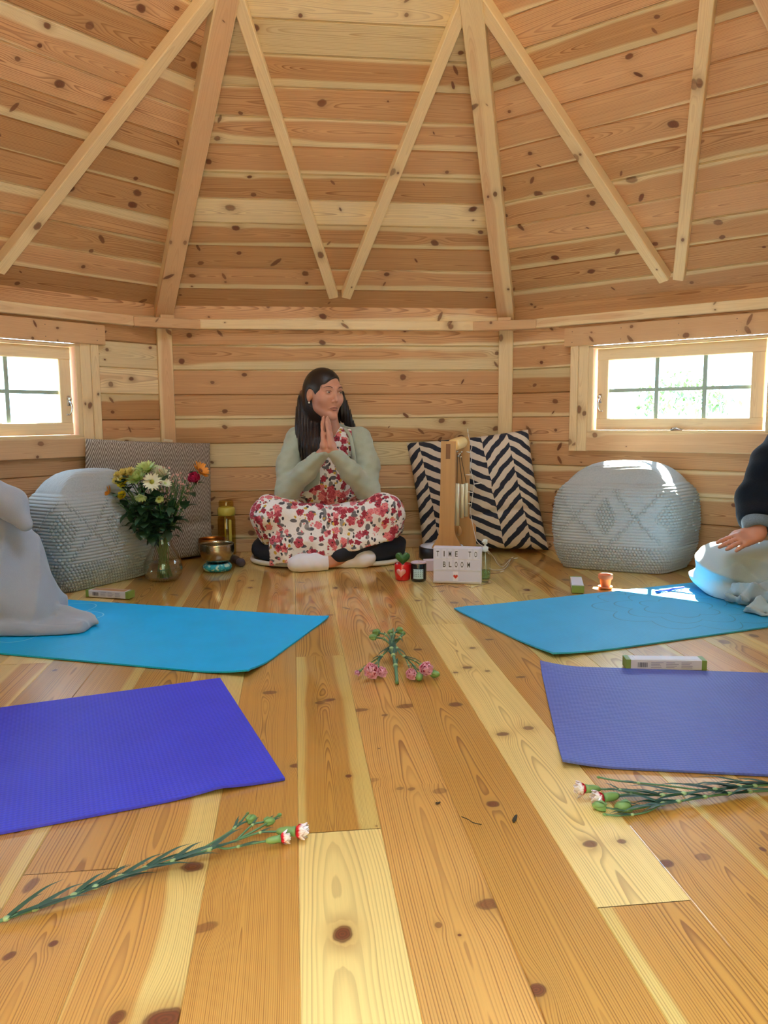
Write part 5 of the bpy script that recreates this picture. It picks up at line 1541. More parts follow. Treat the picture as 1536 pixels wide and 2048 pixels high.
# ------------------------------------------------------------------ incense boxes, terracotta pot, pen, debris
M_CARD = plain('white_card', srgb(204, 202, 214), .5, var=.02); M_GRN = plain('lime_print', srgb(110, 134, 58), .5, var=.1); M_PRT = plain('grey_print', srgb(130, 128, 160), .5); M_BAR = plain('barcode_ink', srgb(70, 70, 96), .5)
M_ORG = plain('orange_print', srgb(176, 130, 92), .5)
def incense(c0, c1, depth, h, label, sidecol=M_CARD, topcol=M_CARD):
    """c0, c1: floor corners of the long side facing the camera"""
    c0, c1 = np.asarray(c0, float), np.asarray(c1, float); L = np.linalg.norm(c1 - c0); x = (c1 - c0) / L; z = np.array([0, 0, 1.0]); y = np.cross(z, x)
    if y[1] < 0: y = -y
    R_ = rot3(x, y, z)
    root = thing('incense_box', label, 'box', (c0 + c1) / 2, 'incense boxes')
    P = lambda a, b_, c_: c0 + x * a + y * b_ + z * (c_ + .0035)
    from_bm('carton', box_bm(P(L / 2, depth / 2, h / 2), (L, depth, h), R_, .0012), sidecol, root)
    for a in (.006, L - .006):
        from_bm('end_band', box_bm(P(a, depth / 2, h / 2), (.013, depth + .0012, h + .0008), R_, .0008), M_GRN, root)
    from_bm('barcode_panel', box_bm(P(.042, -.0003, h * .5), (.030, .0012, h * .62), R_), M_CARD, root)
    bb = MB(); rg = random.Random(2)
    a = .030
    while a < .054:
        w = rg.choice((.0006, .0011, .0016)); bb.add(*bm_vf(box_bm(P(a + w / 2, -.0006, h * .5), (w, .0016, h * .5), R_))); a += w + rg.choice((.0008, .0012))
    bb.build('barcode', M_BAR, root, smooth=False)
    tx = MB(); rg = random.Random(9)
    for k in range(3):
        for r_ in range(4):
            a0 = .064 + k * (L - .09) / 3; w = (L - .09) / 3 * rg.uniform(.55, .86)
            tx.add(*bm_vf(box_bm(P(a0 + w / 2, -.0004, h * (.24 + .17 * r_)), (w, .0012, h * .045), R_)))
    tx.build('fine_print', M_PRT, root, smooth=False)
    from_bm('top_panel', box_bm(P(L / 2, depth / 2, h + .0001), (L * .78, depth * .7, .0010), R_), topcol, root)
incense(gz(172, 1195)[:3], gz(257, 1200)[:3], .042, .026, 'white and green incense box beside the grey pouf and the vase', topcol=M_ORG)
incense(gz(1252, 1341), gz(1413, 1343.5), .040, .026, 'white and green incense box behind the indigo mat in bright light')
a_, b_2 = gz(1162, 1162), gz(1168, 1188)
incense(b_2, b_2 + (gz(1158, 1158) - gz(1166, 1188)) * .68, .045, .026, 'small white and green incense box next to the terracotta pot')
M_TERRA = plain('terracotta', srgb(190, 118, 86), .8, var=.1)
tc = gz(1212, 1178); tc = np.array([tc[0], tc[1] + .01, .001])
root = thing('terracotta_pot', 'tiny terracotta pot standing on its saucer on the floor', 'pot', tc)
mk('saucer', *lathe([(.021, 0), (.0265, .002), (.0275, .009), (.0255, .009), (.0235, .004), (.001, .004)], tc, 32), M_TERRA, root)
mk('pot_body', *lathe([(.016, .005), (.0175, .007), (.0225, .038), (.0265, .038), (.0275, .040), (.028, .054), (.026, .056), (.0235, .054), (.019, .02), (.001, .016)], tc, 32), M_TERRA, root)
pa, pb = gz(1312, 1190), gz(1368, 1181); pa[2] = pb[2] = .0125
root = thing('pen', 'purple pen lying on the sunlit end of the teal mat', 'pen', pa)
dpen = (pb - pa) / np.linalg.norm(pb - pa); Lp = np.linalg.norm(pb - pa)
mk('barrel', *lathe([(.0042, .018), (.0048, .022), (.0048, Lp - .004), (.003, Lp)], pa, 14, dpen), plain('purple_plastic', srgb(92, 60, 150), .35), root)
mk('cap', *lathe([(.003, -.004), (.0054, 0), (.0056, .024), (.005, .026)], pa, 14, dpen), plain('dark_blue_cap', srgb(30, 44, 104), .35), root)
M_BIT = plain('dry_plant_bit', srgb(52, 44, 32), .9)
def bit(name, pts, r, label):
    P = [np.array([*gz(x, y)[:2], .0025]) for x, y in pts]; o = mk(name, *tube(spline(P, 4), r, 6), M_BIT); tag(o, label, 'debris')
bit('dry_bud', [(1027, 1646), (1030, 1639), (1033, 1633)], [.0018, .003, .0034, .0035, .003, .003, .0026, .002, .0012], 'dried brown bud lying on the pale floorboard')
bit('dry_twig', [(923, 1636), (937, 1642), (946, 1648), (963, 1652)], .0007, 'thin dark dry twig on the floor in the middle')
bit('floor_crumb', [(872, 1608), (876, 1609), (880, 1607)], .0014, 'dark crumb on the floorboard left of the twig')
# ------------------------------------------------------------------ flowers
M_STEM = plain('carnation_stem', srgb(84, 122, 88), .55, var=.15); M_CLEAF = plain('carnation_leaf', srgb(46, 80, 66), .5, var=.25); M_CALYX = plain('carnation_calyx', srgb(110, 146, 86), .5, var=.15); M_NODE = plain('stem_node', srgb(150, 176, 130), .5)
M_CUT = plain('cut_stem_end', srgb(176, 190, 130), .6)
def petal_mat(name, rim, core, k=.55):
    m, b = newmat(name); u, v, _ = sep(texco('UV'))
    n = noise(vec(u * 4.0, v * 2.0, 1.0), 2.0, 2.0)
    setp(b, 'Base Color', mix(sstep(k - .16, k + .16, v + (n - .5) * .5), core, rim)); b.inputs['Roughness'].default_value = .6
    b.inputs['Subsurface Weight'].default_value = .1; b.inputs['Subsurface Radius'].default_value = (.004, .002, .002)
    return m
M_CARN = petal_mat('white_edged_red_petal', srgb(255, 240, 246), srgb(214, 14, 46), .56)
M_CARNP = petal_mat('pink_carnation_petal', srgb(255, 196, 228), srgb(206, 26, 92), .56)
def petal(mb, base, d, up, L, w, cup, ruffle=0.0, rg=None, mi=0, nu=7, nv=5, shape=1.0):
    """one petal: base point, outward direction, up direction"""
    d = np.array(d, float); d /= np.linalg.norm(d); up = np.array(up, float); up = up - d * (up @ d); up /= np.linalg.norm(up); s = np.cross(d, up)
    V, T = [], []; ph = rg.uniform(0, 6) if rg is not None else 0
    for j in range(nv):
        t = j / (nv - 1); ww = w * (math.sin(math.pi * min(.98, .12 + t * .80)) ** shape)
        for i in range(nu):
            q = i / (nu - 1) * 2 - 1
            z = cup * L * t * t + ruffle * L * t * t * math.sin(q * 9 + ph) - .15 * ww * (1 - q * q) * (1 if cup > 0 else -1)
            zig = 1 + (.05 * math.sin(q * 14 + ph) * t if ruffle else 0)
            V.append(np.asarray(base) + d * (L * t * zig * (1 - .12 * q * q)) + s * (ww * q) + up * z); T.append(((q + 1) / 2, t))
    mb.add(V, grid_faces(nu, nv), mi, T)
def carnation_head(name, base, axis, R, mat, parent, seed, open_=1.0, lift=None):
    rg = np.random.default_rng(seed); A, B, D = frame(axis); mb = MB()
    for ring, (n, tilt, L) in enumerate(((7, .18, 1.0), (6, .50, .95), (6, .82, .88), (5, 1.10, .80), (4, 1.34, .74)) if open_ > .5 else ((5, .35, 1.25), (5, .62, 1.2), (4, .88, 1.1))):
        for i in range(n):
            a = 2 * math.pi * (i + .5 * (ring % 2)) / n + rg.uniform(-.2, .2); t = tilt + rg.uniform(-.12, .12) + (1 - open_) * .55
            o = A * math.cos(a) + B * math.sin(a)
            d = o * math.cos(t) + D * math.sin(t); up = D * math.cos(t) - o * math.sin(t)
            petal(mb, np.asarray(base) + D * .1 * R * ring * .5, d, up, R * L * rg.uniform(.94, 1.06), R * (.66 if open_ > .5 else .50), .20, .045, rg, nu=11, nv=7)
    v = np.array(mb.v); v[:, 2] = np.maximum(v[:, 2], .0012); mb.v = [tuple(p) for p in v]
    return mb.build(name, mat, parent)
def calyx(base, axis, r, L):
    return lathe([(r * .45, -.002), (r * .8, L * .12), (r, L * .45), (r * .95, L * .8), (r * 1.08, L), (r * .7, L * 1.02)], base, 14, axis)
def bud(parent, p, axis, r, L, tip=True, name='bud'):
    mb = MB(); mb.add(*lathe([(r * .4, 0), (r * .85, L * .15), (r, L * .5), (r * .8, L * .8), (r * .3, L)], p, 12, axis))
    A, B, D = frame(axis)
    for i in range(4):
        a = math.pi / 2 * i; o = A * math.cos(a) + B * math.sin(a)
        mb.add(*blade([np.asarray(p) + o * r * .5, np.asarray(p) + o * r * 1.05 + D * L * .3, np.asarray(p) + o * r * .9 + D * L * .75], [r * .5, r * .4, r * .08], o))
    return mb.build(name, M_CALYX, parent)
def G(px, py, z=.004): q = gz(px, py, z); return np.array([q[0], q[1], z])
def leaf_pair(mb, p, d, L, w, rg, up=.35):
    d = np.array(d, float); d /= np.linalg.norm(d); sd_ = np.cross(d, [0, 0, 1.0])
    for s in (-1, 1):
        k = rg.uniform(.06, .46); e = d + sd_ * s * k + np.array([0, 0, rg.uniform(.02, up)]); e /= np.linalg.norm(e); LL = L * rg.uniform(.6, 1.15)
        pts = [p, p + e * LL * .3 + d * .0, p + e * LL * .65 + d * LL * .06, p + e * LL * .92 + d * LL * .12 - np.array([0, 0, LL * .08])]
        pts = spline(pts, 4); pts = [np.array([q[0], q[1], max(q[2], .003)]) for q in pts]
        n = len(pts); mb.add(*blade(pts, [w * (.5 + .5 * math.sin(math.pi * min(1, .25 + i / n))) * (1 - (i / (n - 1)) ** 3 * .95) for i in range(n)], (0, 0, 1)))
def spray(name, label, stem, nodes, branches, seed, r0=.0026, leafL=.07, leafw=.0035, mat=M_CARN, cut=None):
    """stem: points; nodes: fractions with leaves; branches: (start fraction, points, kind, size)"""
    rg = np.random.default_rng(seed); pts = spline(stem, 8); n = len(pts)
    root = thing(name, label, 'flower', stem[0], 'carnations on the floor')
    mb = MB(); mb.add(*tube(pts, [r0 * (1 - .35 * i / n) for i in range(n)], 8))
    nd = MB(); lf = MB()
    for k in nodes:
        i = min(n - 2, int(k * (n - 1))); d = pts[i + 1] - pts[i]; p = np.asarray(pts[i])
        nd.add(*lathe([(r0 * .9, -.004), (r0 * 1.5, -.001), (r0 * 1.5, .002), (r0 * .9, .005)], p, 10, d))
        leaf_pair(lf, p, d, leafL, leafw, rg)
        if rg.uniform() < .6: leaf_pair(lf, p + d * .3, d, leafL * .75, leafw, rg)
    for (k, bp, kind, size) in branches:
        i = min(n - 1, int(k * (n - 1))); P = spline([pts[i]] + list(bp), 6)
        mb.add(*tube(P, [r0 * .62] * len(P), 6)); ax = P[-1] - P[-4]; ax /= np.linalg.norm(ax)
        j = len(P) // 2; nd.add(*lathe([(r0 * .6, -.003), (r0 * 1.1, 0), (r0 * .6, .003)], P[j], 8, P[j + 1] - P[j])); leaf_pair(lf, P[j], P[j + 1] - P[j], leafL * .38, leafw * .55, rg)
        if kind == 'bud': bud(root, P[-1], ax, size, size * 2.7)
        else:
            cal = mk('calyx', *calyx(P[-1], ax, size * .42, size * 1.5), M_CALYX, root)
            hd = carnation_head('flower_head', P[-1] + ax * size * 1.45, ax + np.array([0, 0, .25 if kind == 'bloom' else 0]), size, mat, root, seed + i, .35 if kind == 'half' else .75)
    mb.add(nd.v, nd.f, 1); mb.build('stem', [M_STEM, M_NODE], root); lf.build('leaves', M_CLEAF, root)
    if cut is not None: mk('cut_end', *lathe([(r0 * 1.02, 0), (r0 * 1.02, .003)], cut[0], 10, cut[1]), M_CUT, root)
    return root
# left foreground
st = [G(-12, 1846), G(50, 1824, .006), G(105, 1806, .006), G(190, 1774, .008), G(270, 1743, .010), G(345, 1722, .012), G(418, 1699, .014), G(480, 1678, .016)]
spray('carnation', 'long carnation stem with red and white flowers in the left foreground', st, (.06, .20, .36, .44, .52, .62, .72, .86), [
    (.99, [G(520, 1665, .014), G(556, 1663, .014)], 'half', .0185), (.90, [G(455, 1697, .010), G(500, 1688, .012), G(534, 1682, .012)], 'half', .0140),
    (.80, [G(450, 1670, .018), G(478, 1650, .02), G(494, 1642, .02)], 'bud', .0068), (.99, [G(505, 1650, .018), G(528, 1644, .018)], 'bud', .0066), (.99, [G(520, 1655, .018), G(548, 1637, .018), G(556, 1632, .018)], 'bud', .0030), (.86, [G(470, 1655, .02), G(494, 1628, .02)], 'bud', .0022)], 7, .0026, .080, .0044)
# right foreground: two stems lying together
st = [G(1580, 1567, .010), G(1500, 1572, .012), G(1420, 1580, .014), G(1340, 1590, .012), G(1290, 1590, .010)]
spray('carnation', 'carnation stem with two red and white flowers below the indigo mat', st, (.10, .22, .34, .48, .66, .84), [
    (.98, [G(1262, 1588, .010), G(1236, 1591, .010)], 'half', .0190), (.98, [G(1240, 1580, .012), G(1198, 1578, .016)], 'half', .0170), (.55, [G(1320, 1570, .014), G(1240, 1562, .016), G(1200, 1555, .018)], 'bud', .0022)], 11, .0026, .10, .0044)
st = [G(1580, 1580, .005), G(1500, 1583, .006), G(1420, 1592, .008), G(1350, 1604, .007), G(1305, 1610, .006)]
spray('carnation', 'carnation stem with closed green buds below the indigo mat', st, (.12, .26, .40, .56, .74, .88), [
    (.98, [G(1282, 1612, .007), G(1262, 1613, .007)], 'bud', .0105), (.98, [G(1270, 1618, .006), G(1240, 1620, .006), G(1212, 1615, .007)], 'bud', .0085), (.9, [G(1290, 1625, .005), G(1240, 1631, .004), G(1212, 1629, .004)], 'bud', .0022)], 13, .0026, .09, .0044)
# the little sheaf in the middle of the floor
st = [G(806, 1264, .03), G(795, 1282, .035), G(776, 1300, .03), G(756, 1319, .022)]
spray('carnation', 'pink carnations on the left of the sheaf in the middle of the floor', st, (.25, .55, .9), [
    (.98, [G(749, 1333, .024)], 'bloom', .024), (.98, [G(757, 1333, .022), G(759, 1338, .022)], 'bloom', .0165), (.85, [G(738, 1328, .02), G(722, 1340, .018)], 'half', .010)], 21, .003, .07, .0042, M_CARNP)
st = [G(786, 1258, .03), G(789, 1285, .036), G(800, 1306, .03), G(816, 1318, .024)]
spray('carnation', 'pink carnations on the right of the sheaf in the middle of the floor', st, (.2, .5, .85), [
    (.98, [G(830, 1322, .026), G(841, 1330, .026)], 'bloom', .022), (.9, [G(817, 1330, .022), G(820, 1340, .020)], 'bloom', .0175), (.98, [G(826, 1330, .015), G(836, 1350, .012)], 'bud', .010), (.98, [G(840, 1342, .012), G(862, 1347, .012)], 'bud', .009)], 23, .003, .075, .0042, M_CARNP)
st = [G(794, 1366, .006), G(792, 1340, .016), G(789, 1318, .026), G(783, 1300, .034), G(784, 1282, .038)]
spray('carnation', 'carnation stem with closed buds, cut end nearest in the floor sheaf', st, (.35, .6, .8), [
    (.98, [G(772, 1270, .04), G(758, 1266, .038)], 'bud', .010), (.98, [G(788, 1268, .044), G(796, 1262, .044)], 'bud', .0095), (.9, [G(768, 1278, .034), G(752, 1275, .032)], 'bud', .009), (.98, [G(782, 1270, .044), G(781, 1266, .044)], 'bud', .008), (.98, [G(800, 1276, .04), G(806, 1268, .04)], 'bud', .006)], 25, .0046, .07, .0042, M_CARNP)

# ------------------------------------------------------------------ vase and bouquet
vc = gz(320, 1166); vc = np.array([vc[0], vc[1] + .055, .001])
M_VASE = thin_glass('clear_vase_glass', (.965, .985, .975), .05); M_WATER = thin_glass('vase_water', (.95, .97, .93), .03)
root = thing('vase', 'clear pear-shaped glass vase half full of water on the floor', 'vase', vc)
vp_ = [(.046, 0), (.062, .004), (.076, .026), (.080, .052), (.075, .080), (.060, .112), (.044, .140), (.035, .165), (.034, .182), (.040, .204), (.0445, .214)]
mk('vase_body', *lathe(vp_ + [(r - .0022, z) for r, z in vp_[::-1]], vc, 56, cap=True), M_VASE, root)
mk('water', *lathe([(.002, .006)] + [(r - .003, z) for r, z in vp_[1:4]] + [(.075, .072), (.0735, .0775), (.001, .0775)], vc, 48, cap=False), M_WATER, root)
M_BST = plain('bouquet_stem', srgb(70, 110, 54), .5, var=.2); M_BLF = plain('bouquet_leaf', srgb(34, 66, 42), .5, var=.35, scale=30)
M_LIME = petal_mat('lime_petal', srgb(206, 220, 150), srgb(150, 178, 70), .4); M_WHT = petal_mat('white_petal', srgb(232, 232, 206), srgb(196, 206, 120), .3)
M_YEL = petal_mat('butter_petal', srgb(220, 202, 120), srgb(196, 168, 60), .4); M_YEL2 = petal_mat('bright_yellow_petal', srgb(226, 204, 30), srgb(190, 160, 16), .4)
M_ORA = petal_mat('orange_petal', srgb(214, 138, 40), srgb(150, 82, 22), .3); M_MAG = petal_mat('magenta_petal', srgb(178, 30, 86), srgb(120, 12, 54), .4)
M_PBUD = plain('pale_pink_bud', srgb(206, 160, 150), .6); M_EYEG = plain('flower_eye', srgb(150, 146, 40), .7); M_DARKEYE = plain('dark_flower_eye', srgb(110, 60, 24), .8)
def mum(name, p, axis, R, mat, parent, rings, seed, cup=.25, eye=M_EYEG, wid=.17):
    rg = np.random.default_rng(seed); A, B, D = frame(axis); mb = MB()
    for (n, tilt, L) in rings:
        for i in range(n):
            a = 2 * math.pi * i / n + rg.uniform(-.12, .12); o = A * math.cos(a) + B * math.sin(a); t = tilt + rg.uniform(-.1, .1)
            petal(mb, np.asarray(p), o * math.cos(t) + D * math.sin(t), D * math.cos(t) - o * math.sin(t), R * L * rg.uniform(.9, 1.08), R * wid * (1 if n > 6 else 1.6), cup, 0, rg, nu=3, nv=4, shape=.7)
    h = mb.build(name, mat, parent)
    if eye: mk('flower_eye', *lathe([(R * .24, R * .02), (R * .22, R * .12), (R * .01, R * .2)], p, 14, D), eye, h)
    return h
full = ((18, .05, 1), (16, .35, .95), (14, .7, .85), (10, 1.05, .7), (6, 1.35, .5)); daisy = ((16, .08, 1), (14, .25, .92)); pom = ((12, -.3, .9), (14, .1, 1), (12, .5, .95), (10, .9, .9), (6, 1.3, .8))
neck = vc + np.array([0, 0, .172])
sets = []
def flower(label, px, py, Y, R, mat, rings, axis, seed, eye=None, cup=.25, wid=.17, name='chrysanthemum', cat='flower', group='cut flowers in the glass vase'):
    R *= 1.36; p = at(px, py, Y); axis = np.asarray(axis, float); rt = thing(name, label, cat, (vc[0], vc[1], .05), group)
    rg = np.random.default_rng(seed + 900); a = rg.uniform(0, 6.28); rr_ = rg.uniform(.008, .024)
    b0 = vc + np.array([-.5 * rr_ * math.cos(a) * 2.0, -.5 * rr_ * math.sin(a) * 2.0, .012]); n0 = neck + np.array([rr_ * math.cos(a), rr_ * math.sin(a), rg.uniform(-.01, .01)])
    ax = axis / np.linalg.norm(axis)
    pts = spline([b0, n0, n0 * .45 + p * .55 + np.array([0, 0, .01]), p - ax * R * .6, p], 7)
    mk('stem', *tube(pts, .0021, 6), M_BST, rt)
    lf = MB()
    for k in (.5, .62, .72, .82):
        i = int(k * len(pts)); q = np.asarray(pts[i]); dd = rg.normal(size=3); dd[2] = abs(dd[2]) * .3 - .05; dd[1] -= .4; dd /= np.linalg.norm(dd)
        if rg.uniform() < .85: leafy(lf, q, dd, rg.uniform(.035, .06), rg.uniform(.013, .022))
    lf.build('leaves', M_BLF, rt)
    mum('flower_head', p, ax, R, mat, rt, rings, seed, cup, eye, wid)
    return rt
def leafy(mb, q, d, L, w):
    A, B, D = frame(d); pts = [q, q + D * L * .3 + B * L * .06, q + D * L * .65 + B * L * .06, q + D * L - B * L * .10]
    mb.add(*blade(spline(pts, 2), [w * k for k in (.15, .6, .95, 1.0, .85, .5, .05)], B, .2))
Yv = vc[1]
flower('large lime green chrysanthemum topping the bouquet', 293, 941, Yv - .04, .036, M_LIME, full, (0, -.35, .9), 1)
flower('large lime chrysanthemum below and left of the topmost bloom', 276, 958, Yv - .07, .034, M_LIME, full, (-.25, -.6, .75), 2)
flower('white chrysanthemum right of the topmost lime bloom', 320, 949, Yv - .03, .031, M_WHT, full, (.45, -.4, .7), 3)
flower('open creamy daisy facing forward in the middle of the bouquet', 304, 964, Yv - .11, .029, M_WHT, daisy, (.1, -.9, .35), 4, M_EYEG, .1, .16)
flower('pale lime bloom half turned away under the creamy daisy', 281, 991, Yv - .11, .020, M_LIME, daisy, (.2, -.5, -.6), 5, None, .5)
flower('small lime bloom low in the middle of the bouquet', 318, 997, Yv - .10, .015, M_LIME, daisy, (.4, -.6, -.4), 6, M_EYEG, .3)
flower('flat pale bloom right of the creamy daisy', 330, 967, Yv - .08, .020, M_WHT, daisy, (.5, -.4, .5), 7, None, .2)
for i, (px, py, R, mt, lb_) in enumerate(((237, 951, .016, M_YEL, 'butter yellow button flower at the top left of the bouquet'), (249, 947, .019, M_YEL, 'pale yellow button flower second in the left cluster'), (262, 943, .016, M_YEL, 'pinkish yellow button flower nearest the lime bloom'), (258, 956, .018, M_YEL, 'pale yellow button flower in the middle of the left cluster'), (244, 966, .019, M_YEL2, 'bright yellow flower in the left cluster'), (232, 962, .013, M_YEL, 'small butter yellow button at the far left'), (246, 974, .012, M_LIME, 'small lime yellow button under the bright yellow flower'), (245, 991, .016, M_YEL2, 'bright yellow flower lowest on the left'))):
    flower(lb_, px, py, Yv - .05 - .015 * (i % 3), R, mt, pom, (-.4, -.6, .6), 20 + i, None, .2, .3, 'button_chrysanthemum')
flower('orange gerbera turned sideways at the left of the bouquet', 219, 991, Yv - .05, .031, M_ORA, daisy, (-.85, -.25, .35), 40, M_DARKEYE, .25, .16, 'gerbera')
flower('orange gerbera turned sideways at the top right of the bouquet', 400, 942, Yv + .0, .031, M_ORA, daisy, (.75, -.35, .6), 41, M_DARKEYE, .3, .16, 'gerbera')
r_ = flower('magenta rose at the right of the bouquet', 388, 961, Yv - .03, .026, M_MAG, ((5, .55, 1), (5, .85, 1.0), (5, 1.1, .98), (4, 1.3, .95), (3, 1.45, .9)), (.1, -.6, .7), 42, None, .35, .42, 'rose')
# filler sprigs with tiny pale buds
sb_pts = ((333, 946), (347, 966), (356, 960), (371, 957), (381, 975), (352, 975), (341, 985), (364, 985), (372, 968), (345, 955), (360, 997), (336, 1000), (326, 985), (352, 1008))
for g in range(2):
    rt = thing('filler_sprig', ('fine twiggy sprig with pale pink buds right of the white blooms', 'lower fine twiggy sprig with pale buds in front of the cushion')[g], 'flower', (vc[0], vc[1], .05), 'cut flowers in the glass vase')
    rg = np.random.default_rng(70 + g); mbs, mbb, mbl = MB(), MB(), MB()
    for k, (px, py) in enumerate(sb_pts[g::2]):
        p = at(px, py, Yv - .06 + .02 * (k % 4)); n0 = neck + np.array([rg.uniform(-.012, .02), rg.uniform(-.02, .02), 0])
        pts = spline([n0, n0 * .5 + p * .5 + np.array([.01, 0, -.005]), p], 6); mbs.add(*tube(pts, .0012, 5))
        for t in range(5):
            q = p + rg.normal(size=3) * np.array([.016, .012, .014]); mbs.add(*tube([pts[-5], (np.asarray(pts[-2]) + q) / 2, q], .0007, 4))
            mbb.add(*lathe([(.0008, -.003), (.0034, 0), (.0028, .004), (.0006, .006)], q, 7, (0, 0, 1)))
            i = int(rg.integers(4, len(pts) - 1)); dd = rg.normal(size=3); dd /= np.linalg.norm(dd); leafy(mbl, np.asarray(pts[i]), dd, .022, .005)
    mbs.build('twigs', M_BST, rt); mbb.build('buds', M_PBUD, rt); mbl.build('leaves', M_BLF, rt)
# leaf sprays filling the bouquet
def greens(label, tgt, seed, n, spread):
    rt = thing('leafy_stem', label, 'leaves', (vc[0], vc[1], .05), 'greenery in the glass vase'); rg = np.random.default_rng(seed)
    lf, ms = MB(), MB()
    for p in tgt:
        p = at(*p); b0 = vc + np.array([rg.uniform(-.03, .03), rg.uniform(-.03, .03), .010]); n0 = neck + np.array([rg.uniform(-.022, .022), rg.uniform(-.022, .022), 0])
        pts = spline([b0, n0, n0 * .5 + p * .5, p], 7); ms.add(*tube(pts, .0019, 6))
        for k in range(n):
            q = np.asarray(pts[int(rg.uniform(.40, .98) * (len(pts) - 1))]) + rg.normal(size=3) * spread; dd = rg.normal(size=3) + (q - neck) * 6; dd[1] -= .6; dd /= np.linalg.norm(dd)
            leafy(lf, q, dd, rg.uniform(.035, .068), rg.uniform(.013, .024))
    ms.build('stem', M_BST, rt); lf.build('foliage', M_BLF, rt)
greens('dark leafy stem filling the left of the bouquet', [(240, 1010, Yv - .06), (252, 1018, Yv - .08), (262, 1000, Yv - .06), (250, 1030, Yv - .04)], 81, 15, .012)
greens('dark leafy stem in the middle of the bouquet', [(285, 975, Yv - .07), (305, 985, Yv - .07), (318, 975, Yv - .05), (295, 1005, Yv - .09), (275, 985, Yv - .06)], 82, 18, .014)
greens('dark leafy stem low above the vase rim', [(268, 1050, Yv - .08), (282, 1035, Yv - .09), (312, 1040, Yv - .08), (330, 1030, Yv - .06), (345, 1040, Yv - .04)], 83, 13, .010)
greens('thin leafy stem with a broad leaf at the right of the bouquet', [(372, 1005, Yv - .03), (360, 1030, Yv - .04), (350, 1000, Yv - .05)], 84, 8, .008)
# ------------------------------------------------------------------ draped blankets and the second person
def fleece(name, c1, c2):
    m, b = newmat(name); n = noise(texco('Object'), 420.0, 2.0); n2 = noise(texco('Object'), 7.0, 3.0)
    setp(b, 'Base Color', mix(n2, mix(n, c1, c2), c2)); b.inputs['Roughness'].default_value = .95; b.inputs['Sheen Weight'].default_value = .3
    bump(b, n, .3, .0015); return m
M_FLG = fleece('pale_grey_fleece', srgb(124, 134, 150), srgb(148, 158, 172)); M_FLB = fleece('blue_grey_fleece', srgb(150, 172, 184), srgb(176, 194, 202))
# left: a blanket hanging from a sitter's knee at the edge of the picture, its hem spread on the mat
def ridge(P, *waves):
    s = 0
    for (kx, ky, kz, ph, am) in waves: s = s + am * (1 - np.abs(np.sin(.5 * (P[:, 0] * kx + P[:, 1] * ky + P[:, 2] * kz + ph + .5 * np.sin(P[:, 2] * 14 + P[:, 0] * 9))))) ** 2
    return s
def blanket_left(P):
    d = cone(P, (-1.335, 2.56, .395), (-1.200, 2.50, .06), .095, .135)
    d = smin(d, rbox(P, (-1.58, 2.57, .20), (.34, .15, .245), .10), .05)
    d = smin(d, cone(P, (-1.26, 2.455, .24), (-1.155, 2.43, .035), .055, .075), .04)
    crease = fold(P, (34, 20, -9, .4, .0075), (52, -16, -6, 1.9, .0045)) * np.clip((.40 - P[:, 2]) / .25, 0, 1) + fold(P, (9, 5, 26, .8, .004))
    d = d + crease - ridge(P, (44, 26, -14, .4, .012), (30, -20, 16, 2.2, .010)) * np.clip((.44 - P[:, 2]) / .2, .25, 1)
    # the top edge folded over, its end hanging down at the right
    flap = chain(P, (np.array([-1.55, 2.46, .455]), np.array([-1.285, 2.455, .452]), np.array([-1.185, 2.45, .405]), np.array([-1.140, 2.445, .340])), (.060, .056, .050, .024), .02)
    flap = smin(flap, chain(P, (np.array([-1.50, 2.52, .49]), np.array([-1.30, 2.51, .478])), (.04, .03)), .02)
    d = smin(d, flap, .010)
    # the hem spread flat on the mat, rolled at its front edge
    ra = .06; Rh_ = np.array([[math.cos(ra), math.sin(ra), 0], [-math.sin(ra), math.cos(ra), 0], [0, 0, 1]])
    hem = rbox(P, (-1.29, 2.415, .016), (.345, .070, .018), .012, Rh_)
    hem = smin(hem, chain(P, (np.array([-1.70, 2.352, .022]), np.array([-1.20, 2.345, .022]), np.array([-1.00, 2.350, .018]), np.array([-.958, 2.362, .016])), (.026, .022, .015, .009)), .012)
    hem = smin(hem, chain(P, (np.array([-1.16, 2.475, .085]), np.array([-1.06, 2.475, .056]), np.array([-.965, 2.462, .036]), np.array([-.925, 2.44, .020])), (.022, .016, .012, .006)), .030)
    hem = hem - ridge(P, (26, 44, 30, .5, .006), (46, -30, 20, 1.4, .004))
    d = smin(d, hem, .018)
    return smax(d, .0075 - P[:, 2], .003)
v_, f_ = surfnet(blanket_left, (-2.0, 2.22, .0), (-.86, 2.86, .60), .006, smooth=1)
o = fmesh('blanket', v_, f_, M_FLG); tag(o, 'pale grey fleece blanket hanging over the turquoise mat at the left edge', 'blanket')

